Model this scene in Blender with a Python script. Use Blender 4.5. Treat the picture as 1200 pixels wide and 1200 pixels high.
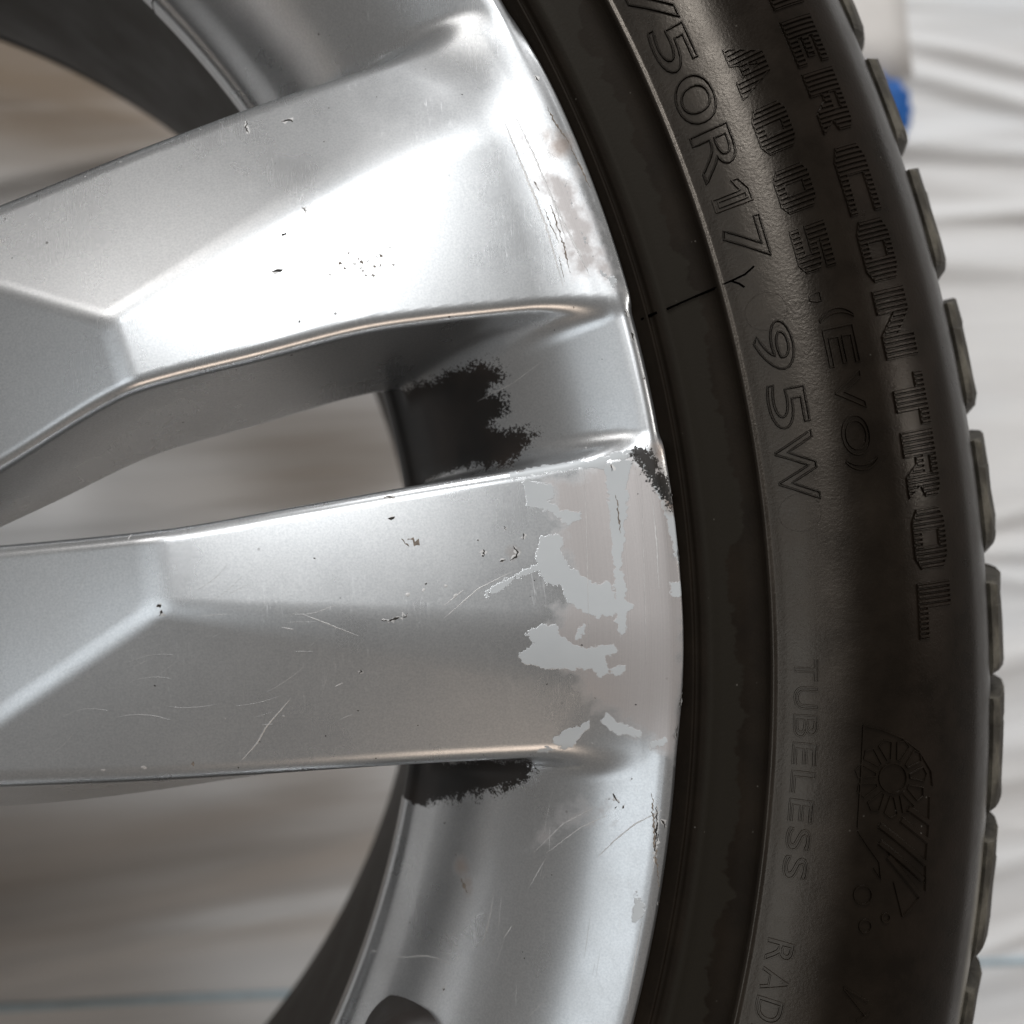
import bpy, bmesh, math, random
import numpy as np
from mathutils import Vector, Matrix

# ------------------------------------------------------------------ camera, light, exposure
S = bpy.context.scene
for o in list(bpy.data.objects):
    bpy.data.objects.remove(o)
COL = S.collection
MM = 0.001
ZO = 420.0            # the wheel lies face up on a low stand: its rim lip is 420 mm above the sheet

cam_d = bpy.data.cameras.new("camera")
cam_d.sensor_width = 36.0
cam_d.lens = 35.737
cam_d.clip_start = 0.01
cam_d.clip_end = 50.0
cam_d.dof.use_dof = True
cam_d.dof.focus_distance = 0.180
cam_d.dof.aperture_fstop = 11.5
cam = bpy.data.objects.new("camera", cam_d)
COL.objects.link(cam)
cam.location = (0.167272, 0.0, (175.313 + ZO) * MM)
cam.rotation_euler = (0.063, -0.193, -0.084)
S.camera = cam

W = bpy.data.worlds.new("World")
S.world = W
W.use_nodes = True
bg = W.node_tree.nodes["Background"]
bg.inputs[0].default_value = (1.0, 0.945, 0.89, 1)
bg.inputs[1].default_value = 0.155


def area_lamp(name, loc, target, sx, sy, power, colour):
    d = bpy.data.lights.new(name, 'AREA')
    d.shape = 'RECTANGLE'
    d.size, d.size_y = sx, sy
    d.energy = power
    d.color = colour
    o = bpy.data.objects.new(name, d)
    COL.objects.link(o)
    o.location = loc
    o.rotation_euler = (Vector(target) - Vector(loc)).to_track_quat('-Z', 'Y').to_euler()
    return o


area_lamp("ceiling_lamp", (0.07, 0.66, 2.20), (0.17, 0.04, 0.4), 0.28, 0.34, 8.5, (0.97, 0.99, 1.0))
area_lamp("second_ceiling_lamp", (-0.62, 1.08, 1.90), (0.15, 0.04, 0.4), 0.6, 0.5, 3.0, (1.0, 0.97, 0.94))
area_lamp("left_ceiling_lamp", (-0.70, -0.26, 1.98), (0.15, 0.0, 0.4), 0.7, 0.8, 2.5, (0.88, 0.95, 1.0))
area_lamp("front_fill", (0.55, -1.9, 1.75), (0.25, 0.0, 0.1), 0.9, 0.7, 4.5, (1.0, 0.80, 0.64))  # added fill from the near side to brighten the sheet, not a real lamp
area_lamp("right_lamp", (1.9, 0.25, 1.45), (0.28, 0.0, 0.4), 0.3, 0.3, 3.2, (1.0, 0.97, 0.92))
area_lamp("rear_fill", (0.75, 2.3, 1.55), (0.3, 0.0, 0.05), 0.9, 0.7, 40, (0.98, 0.99, 1.0))  # invented source that lifts the open sheet, placed clear of the reflections

S.view_settings.view_transform = 'Standard'
S.view_settings.look = 'None'
S.view_settings.exposure = 0.0
S.view_settings.gamma = 1.0
S.view_settings.use_curve_mapping = False
S.cycles.use_denoising = True
S.cycles.max_bounces = 8
random.seed(4)
RNG = np.random.default_rng(11)


# ------------------------------------------------------------------ helpers
def P3(x, y, z):
    return (x * MM, y * MM, (z + ZO) * MM)


def mesh_obj(name, verts, faces, mat, parent=None, smooth=True, normals=None, attrs=None):
    me = bpy.data.meshes.new(name)
    v = np.asarray(verts, dtype=np.float64)
    me.from_pydata(v.tolist() if len(v) < 5000 else [tuple(p) for p in v], [], faces if isinstance(faces, list) else faces.tolist())
    if mat is not None:
        me.materials.append(mat)
    if smooth:
        me.shade_smooth()
    if attrs:
        for k, a in attrs.items():
            at = me.attributes.new(k, 'FLOAT', 'POINT')
            at.data.foreach_set('value', np.asarray(a, dtype=np.float32))
    if normals is not None:
        me.normals_split_custom_set_from_vertices([tuple(n) for n in normals])
    me.update()
    o = bpy.data.objects.new(name, me)
    COL.objects.link(o)
    if parent is not None:
        o.parent = parent
    return o


def share(name, src, parent):
    o = bpy.data.objects.new(name, src.data)
    COL.objects.link(o)
    o.parent = parent
    return o


def empty(name):
    o = bpy.data.objects.new(name, None)
    COL.objects.link(o)
    return o


def tag(o, label=None, cat=None, group=None, kind=None):
    if label: o["label"] = label
    if cat: o["category"] = cat
    if group: o["group"] = group
    if kind: o["kind"] = kind
    return o


# node helper: a tiny expression builder
class NT:
    def __init__(s, name):
        s.m = bpy.data.materials.new(name)
        s.m.use_nodes = True
        s.t = s.m.node_tree
        s.t.nodes.clear()
        s.out = s.t.nodes.new("ShaderNodeOutputMaterial")
        s.b = s.t.nodes.new("ShaderNodeBsdfPrincipled")
        s.t.links.new(s.b.outputs[0], s.out.inputs[0])
        s.geo = None

    def n(s, typ, **kw):
        nd = s.t.nodes.new(typ)
        for k, v in kw.items():
            setattr(nd, k, v)
        return nd

    def put(s, sock, val):
        if hasattr(val, "is_linked") or hasattr(val, "links"):
            s.t.links.new(val, sock)
        else:
            sock.default_value = val

    def set(s, name, val):
        s.put(s.b.inputs[name], val)

    def coord(s):
        return s.n("ShaderNodeTexCoord").outputs["Object"]

    def math(s, op, a, b=None, c=None, clamp=False):
        nd = s.n("ShaderNodeMath", operation=op)
        nd.use_clamp = clamp
        s.put(nd.inputs[0], a)
        if b is not None: s.put(nd.inputs[1], b)
        if c is not None: s.put(nd.inputs[2], c)
        return nd.outputs[0]

    def noise(s, vec, scale, detail=3.0, rough=0.55, dist=0.0):
        nd = s.n("ShaderNodeTexNoise")
        s.put(nd.inputs["Vector"], vec)
        nd.inputs["Scale"].default_value = scale
        nd.inputs["Detail"].default_value = detail
        nd.inputs["Roughness"].default_value = rough
        nd.inputs["Distortion"].default_value = dist
        return nd.outputs["Fac"]

    def noise1(s, w, scale, detail=3.0, rough=0.55):
        nd = s.n("ShaderNodeTexNoise", noise_dimensions='1D')
        s.put(nd.inputs["W"], w)
        nd.inputs["Scale"].default_value = scale
        nd.inputs["Detail"].default_value = detail
        nd.inputs["Roughness"].default_value = rough
        return nd.outputs["Fac"]

    def rng(s, v, a, b, c=0.0, d=1.0, smooth=False):
        nd = s.n("ShaderNodeMapRange")
        if smooth: nd.interpolation_type = 'SMOOTHSTEP'
        s.put(nd.inputs[0], v)
        for i, q in enumerate((a, b, c, d)): s.put(nd.inputs[i + 1], q)
        return nd.outputs[0]

    def mix(s, f, a, b):
        nd = s.n("ShaderNodeMix", data_type='RGBA')
        s.put(nd.inputs[0], f)
        for sock, v in ((nd.inputs[6], a), (nd.inputs[7], b)):
            s.put(sock, v if hasattr(v, "links") else (*v, 1.0))
        return nd.outputs[2]

    def mixf(s, f, a, b):
        nd = s.n("ShaderNodeMix", data_type='FLOAT')
        s.put(nd.inputs[0], f); s.put(nd.inputs[2], a); s.put(nd.inputs[3], b)
        return nd.outputs[0]

    def attr(s, name):
        return s.n("ShaderNodeAttribute", attribute_name=name).outputs["Fac"]

    def mapping(s, vec, scale=(1, 1, 1), rot=(0, 0, 0)):
        nd = s.n("ShaderNodeMapping")
        s.put(nd.inputs[0], vec)
        nd.inputs["Scale"].default_value = scale
        nd.inputs["Rotation"].default_value = rot
        return nd.outputs[0]

    def bump(s, h, strength, dist):
        nd = s.n("ShaderNodeBump")
        nd.inputs["Strength"].default_value = strength
        nd.inputs["Distance"].default_value = dist
        s.put(nd.inputs["Height"], h)
        s.t.links.new(nd.outputs[0], s.b.inputs["Normal"])
        return nd

    def polar(s):
        c = s.coord()
        sp = s.n("ShaderNodeSeparateXYZ")
        s.put(sp.inputs[0], c)
        x, y = sp.outputs[0], sp.outputs[1]
        r = s.math('SQRT', s.math('ADD', s.math('MULTIPLY', x, x), s.math('MULTIPLY', y, y)))
        a = s.math('ARCTAN2', y, x)
        return c, r, a
# ------------------------------------------------------------------ the wheel's solid shape (mm; z = 0 at the rim lip, x to the right, y up in the face)
def smin(a, b, k):
    h = np.maximum(k - np.abs(a - b), 0.0)
    return np.minimum(a, b) - h * h / (4.0 * k)


def smax(a, b, k):
    h = np.maximum(k - np.abs(a - b), 0.0)
    return np.maximum(a, b) + h * h / (4.0 * k)


def pchip(px, py, x):
    """monotone cubic through the points: no kinks in the reflections"""
    h = np.diff(px); d = np.diff(py) / h
    m = np.empty(len(px)); m[0], m[-1] = d[0], d[-1]
    w1, w2 = 2 * h[1:] + h[:-1], h[1:] + 2 * h[:-1]
    same = d[:-1] * d[1:] > 0
    m[1:-1] = np.where(same, (w1 + w2) / np.where(same, w1 / np.where(d[:-1] == 0, 1, d[:-1]) + w2 / np.where(d[1:] == 0, 1, d[1:]), 1), 0)
    i = np.clip(np.searchsorted(px, x) - 1, 0, len(h) - 1)
    t = (x - px[i]) / h[i]
    return ((2*t**3 - 3*t**2 + 1) * py[i] + (t**3 - 2*t**2 + t) * h[i] * m[i] + (-2*t**3 + 3*t**2) * py[i+1] + (t**3 - t**2) * h[i] * m[i+1])


def curve(pts, n=400, passes=14):
    """dense, slightly rounded table through a polyline, so edges bend softly"""
    p = np.array(pts, float)
    x = np.linspace(p[0, 0], p[-1, 0], n)
    y = pchip(p[:, 0], p[:, 1], x)
    for _ in range(passes):
        y[1:-1] = (y[:-2] + 2 * y[1:-1] + y[2:]) / 4
    return x.astype(np.float32), y.astype(np.float32)


FLANK = curve([(180, -62), (188.6, -47), (189.8, -44.0), (191.2, -42.0), (195, -34), (200, -25.5), (206, -17.5), (213, -10.5), (219, -6.2),
               (224, -3.5), (227.6, -1.9), (229.3, -1.25), (230.6, -0.95), (231.6, -1.15), (232.5, -2.2), (233.4, -6)], 700, 10)
U_OUT = curve([(40, 38), (119.7, 68.6), (144.2, 78.2), (163.5, 85.1), (181.7, 90.9), (202.2, 97.3), (235, 107)])
U_IN = curve([(40, -6), (117.3, 24.6), (139.2, 33.5), (160.2, 38.0), (182.9, 42.5), (206, 44.2), (235, 45.6)], 400, 40)
L_IN = curve([(40, 8), (116.4, 9.1), (142.3, 9.9), (165.7, 12.3), (185.2, 14.4), (206.7, 16.5), (235, 19.5)], 400, 30)
L_OUT = curve([(40, -20), (114.4, -28.4), (141.3, -31.5), (169.7, -33.7), (192, -35.0), (207.3, -36.0), (235, -37.5)])
L_DRAFT = curve([(40, 0.40), (110, 0.33), (150, 0.20), (180, 0.12), (235, 0.12)])


def facets(x, y, J, u, side, p1, p2, dz=0.03, ta=0.20, tb=0.02, gc=None):
    """three planes that meet in J: A outside the ridge, B inside it, C falling to the hub"""
    dx, dy = x - J[0], y - J[1]
    al = dx * u[0] + dy * u[1]
    pe = side * (-u[1] * dx + u[0] * dy)          # > 0 towards the outer edge
    A = J[2] + dz * al - ta * pe
    B = J[2] + dz * al + tb * pe
    def zA(q):
        a = (q[0]-J[0])*u[0] + (q[1]-J[1])*u[1]; p = side*(-u[1]*(q[0]-J[0]) + u[0]*(q[1]-J[1]))
        return dz*a - ta*p
    def zB(q):
        a = (q[0]-J[0])*u[0] + (q[1]-J[1])*u[1]; p = side*(-u[1]*(q[0]-J[0]) + u[0]*(q[1]-J[1]))
        return dz*a + tb*p
    g = np.linalg.solve(np.array([[p1[0]-J[0], p1[1]-J[1]], [p2[0]-J[0], p2[1]-J[1]]]), np.array([zA(p1), zB(p2)]))
    if gc is not None: g = gc
    C = J[2] + np.float32(g[0]) * dx + np.float32(g[1]) * dy
    k = 0.55 + np.clip(al, 0, 90) * 0.022
    top = smin(A, B, k)
    return smin(top, C, 0.65)


def field(x, y, z, want=False):
    r = np.sqrt(x * x + y * y)
    h = np.interp(r, *FLANK).astype(np.float32)
    h2 = np.interp(r + 0.5, *FLANK).astype(np.float32)
    sl = (h2 - h) * 2
    c = 1 / np.sqrt(1 + sl * sl)
    rim = smax((z - h) * c, (h - 7.0 - z) * c, 1.0)
    rim = np.maximum(rim, 189.2 - r)
    rim = np.maximum(rim, r - 233.0)

    tu = facets(x, y, (136.5, 45.7, -2.9), (0.877, 0.480), 1, (119.6, 51.4), (139.5, 34.3), ta=0.28, tb=0.03, gc=(0.30, 0.11))
    tl = facets(x, y, (141.7, -3.2, -3.3), (0.981, -0.195), -1, (115.5, -23.4), (142.8, 8.6), ta=0.25, tb=0.036, gc=(0.235, -0.03))
    out = []
    zb = np.interp(r, [0, 150, 200, 235], [-44, -40, -36, -20]).astype(np.float32)
    for top, yo, yi, sg in ((tu, U_OUT, U_IN, 1.0), (tl, L_OUT, L_IN, -1.0)):
        so = np.interp(x, *yo).astype(np.float32)
        si = np.interp(x, *yi).astype(np.float32)
        dep = np.clip(-4.0 - z, -3, 40)
        if sg > 0:
            o_ = (y - so - 0.13 * dep) * 0.93
            i_ = (si - 0.175 * dep - y) * 0.95
        else:
            dr = np.interp(x, *L_DRAFT).astype(np.float32)
            o_ = (so - dr * dep - y) * 0.95
            i_ = (y - si - 0.06 * dep) * 0.97
        d = smax((z - top) * 0.98, o_, 2.6)
        d = smax(d, i_, 2.2)
        d = smax(d, zb - z, 2.0)
        d = smax(d, r - 232.6, 1.6)
        out.append(d)
    k = np.interp(r, [0, 190, 210, 226, 235], [4.0, 4.0, 6.0, 4.0, 1.5]).astype(np.float32)
    f = smin(smin(rim, out[0], k), out[1], k)
    if want:
        return f, rim, out[0], out[1]
    return f


def grad(x, y, z, e=0.05):
    g = np.stack([field(x + e, y, z) - field(x - e, y, z), field(x, y + e, z) - field(x, y - e, z), field(x, y, z + e) - field(x, y, z - e)], 1) / (2 * e)
    return g
# ------------------------------------------------------------------ wear on the face, measured on the wheel (mm)
PATCH = [
    [(205.42, 13.93, -2.58), (207.96, 13.24, -2.49), (210.57, 13.06, -2.43), (210.35, 10.75, -2.34), (209.26, 10.31, -2.34), (212.16, 7.78, -2.17), (215.04, 7.57, -2.1), (215.18, 6.27, -2.04), (213.01, 5.66, -2.07), (210.08, 7.94, -2.23), (207.53, 8.64, -2.31), (205.56, 9.81, -2.4), (206.01, 11.83, -2.48)],
    [(207.57, 3.51, -2.1), (211.24, 3.74, -2.03), (212.19, 2.64, -1.96), (210.48, 1.23, -1.94), (212.26, -1.98, -1.77), (215.14, -4.77, -1.59), (216.6, -5.92, -1.51), (219.29, -5.38, -1.42), (220.05, -8.27, -1.27), (223.52, -10.1, -0.92), (221.82, -11.49, -1.02), (221.54, -14.53, -1.03), (220.46, -14.94, -1.12), (220.03, -11.07, -1.16), (216.57, -11.53, -1.29), (213.07, -9.69, -1.43), (211.2, -7.49, -1.57), (210.93, -4.93, -1.68), (207.83, -4.66, -1.76), (206.94, -3.06, -1.84), (206.67, -0.5, -1.96)],
    [(220.54, 15.48, -2.02), (222.43, 16.12, -1.8), (225.53, 16.14, -1.32), (224.12, 12.08, -1.48), (224.09, 8.95, -1.42), (223.18, 4.87, -1.43), (221.86, -3.29, -1.31), (222.23, -7.43, -1.14), (221.54, -14.53, -1.03), (220.25, -14.41, -1.13), (220.76, -1.14, -1.48), (220.73, 9.22, -1.82)],
    [(201.93, -17.01, -2.15), (203.24, -16.37, -2.0), (205.38, -15.06, -1.77), (203.44, -13.36, -1.73), (206.64, -11.89, -1.57), (208.67, -12.33, -1.51), (209.54, -14.43, -1.57), (211.52, -15.89, -1.59), (213.53, -16.85, -1.58), (217.7, -16.99, -1.41), (219.29, -16.63, -1.28), (219.45, -18.18, -1.37), (217.33, -18.75, -1.58), (217.94, -21.89, -1.91), (216.63, -22.28, -2.09), (214.89, -20.56, -1.96), (209.73, -20.06, -2.18), (206.65, -19.76, -2.31), (205.14, -19.1, -2.29), (202.62, -18.35, -2.31)],
    [(212.5, -13.19, -1.41), (213.83, -12.8, -1.37), (213.99, -14.09, -1.39), (212.62, -14.98, -1.48)],
    [(219.02, -20.96, -1.68), (220.83, -20.87, -1.47), (220.51, -22.13, -1.64), (219.2, -22.52, -1.85)],
    [(207.52, -32.89, -5.26), (208.84, -31.97, -4.92), (211.96, -30.97, -4.35), (214.04, -30.11, -3.89), (214.0, -31.42, -4.14), (211.9, -32.8, -4.72), (210.82, -34.55, -5.26), (208.78, -34.73, -5.66)],
    [(216.49, -30.07, -3.48), (217.54, -29.28, -3.17), (219.57, -31.12, -3.01), (223.05, -32.78, -2.27), (222.78, -33.79, -2.4), (220.94, -33.3, -2.88), (219.22, -33.01, -3.3), (216.8, -31.15, -3.59)],
    [(224.5, -35.09, -1.93), (227.28, -34.0, -1.1), (226.91, -35.24, -1.15), (224.68, -35.86, -1.87)],
    [(226.16, 18.45, -1.36), (228.16, 15.15, -0.92), (230.39, 9.5, -0.64), (232.94, 4.65, -1.0), (233.45, -0.87, -1.0), (233.11, -4.35, -1.0), (232.09, -0.77, -0.65), (231.18, 4.76, -0.64), (229.95, 9.14, -0.64), (229.1, 12.72, -0.77), (227.66, 14.01, -0.98)],
    [(230.45, -6.26, -0.37), (233.06, -7.07, -1.0), (233.08, -9.02, -1.0), (230.6, -8.79, -0.34)],
    [(217.85, 16.75, -2.53), (226.54, 18.42, -1.28), (226.64, 17.62, -1.19), (220.91, 16.5, -2.03), (220.37, 14.97, -2.02), (217.69, 15.76, -2.3), (208.93, 14.99, -2.59), (203.42, 14.59, -2.73), (203.13, 15.21, -3.01), (208.43, 16.27, -3.4)],
    [(216.13, 70.32, -0.45), (217.66, 69.74, -0.35), (220.07, 59.77, -0.61), (222.26, 53.93, -0.65), (224.12, 50.7, -0.6), (227.49, 50.46, -1.0), (227.91, 49.12, -1.0), (225.83, 48.55, -0.64), (225.93, 46.69, -0.63), (224.36, 47.03, -0.71), (222.03, 50.82, -0.83), (219.55, 56.16, -0.84), (217.65, 62.48, -0.71)],
    [(219.41, -60.9, -1.86), (220.0, -61.88, -1.52), (220.55, -63.36, -1.2), (219.62, -65.25, -1.31), (218.39, -65.69, -1.71), (218.9, -63.3, -1.79)],
    [(204.66, -34.75, -6.17), (206.2, -34.08, -5.7), (207.51, -35.05, -6.01), (206.25, -35.27, -6.36)],
    [(196.46, -5.45, -1.98), (199.65, -3.96, -1.97), (204.47, -1.84, -1.95), (206.57, -1.51, -1.92), (206.52, -2.01, -1.9), (203.86, -2.81, -1.92), (200.09, -4.76, -1.93), (196.92, -5.99, -1.95)],
]
BARE = [
    [(209.62, 14.16, -2.49), (219.27, 15.84, -2.16), (231.25, 17.32, -0.99), (234.17, 4.56, -1.0), (233.82, -9.47, -1.0), (232.35, -24.82, -1.0), (230.22, -36.87, -1.0), (225.58, -36.42, -1.53), (215.66, -27.91, -3.24), (208.98, -19.47, -2.13), (207.05, -13.19, -1.59), (209.83, -8.13, -1.57), (213.94, -6.2, -1.56), (209.86, 0.26, -1.91), (211.23, 6.31, -2.13)],
    [(206.48, 80.48, -0.77), (209.7, 81.94, -0.46), (213.27, 74.04, -0.48), (217.82, 71.81, -0.25), (220.52, 71.82, -0.3), (223.17, 64.46, -0.52), (227.56, 51.26, -1.0), (228.66, 45.39, -1.0), (223.8, 46.54, -0.81), (219.21, 47.88, -1.32), (216.13, 48.57, -1.61), (214.08, 56.44, -1.38), (210.7, 67.42, -1.04)],
    [(207.15, -48.83, -10.65), (211.54, -46.17, -7.82), (216.66, -45.64, -4.82), (217.42, -47.15, -4.26), (212.24, -48.14, -7.07), (207.84, -50.78, -9.73), (204.36, -53.49, -12.04)],
]
BLACK = [
    [(187.65, 36.6, -42.01), (191.3, 36.83, -32.44), (195.31, 37.26, -26.36), (198.72, 38.0, -21.39), (202.08, 38.17, -17.44), (205.15, 37.19, -14.69), (204.84, 35.01, -15.49), (202.67, 33.67, -18.15), (202.38, 32.39, -18.74), (205.6, 31.08, -15.35), (205.02, 28.51, -16.38), (202.63, 27.42, -19.32), (204.84, 24.74, -17.12), (208.51, 24.01, -13.34), (209.63, 23.26, -12.35), (208.55, 21.26, -13.29), (207.16, 19.52, -14.04), (204.75, 18.83, -16.28), (197.95, 19.51, -26.41), (188.19, 20.11, -45.29)],
    [(185.18, -42.36, -43.74), (195.67, -38.88, -23.92), (203.69, -37.57, -12.69), (204.36, -39.76, -14.14), (202.72, -41.57, -16.26), (200.09, -43.14, -19.06), (195.84, -44.49, -24.28), (192.95, -45.51, -28.27), (190.94, -46.71, -31.12), (188.15, -46.35, -36.59), (185.47, -46.26, -42.07)],
    [(226.49, 18.03, -1.24), (228.0, 17.71, -0.96), (229.71, 15.03, -0.72), (231.15, 12.59, -0.8), (231.87, 10.99, -0.94), (231.96, 7.84, -0.85), (231.11, 10.24, -0.74), (229.46, 12.3, -0.72), (228.09, 14.37, -0.92)],
]
RUST = [(216.86, 74.44, -0.2, 2.54), (192.07, -61.48, -23.07, 1.11), (192.19, -62.75, -22.36, 0.63), (231.25, 17.32, -0.99, 2.22), (231.96, 7.84, -0.85, 1.59), (202.14, 0.88, -2.11, 0.95), (214.46, 76.07, -0.29, 1.43), (191.43, -58.71, -25.16, 1.9)]
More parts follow.
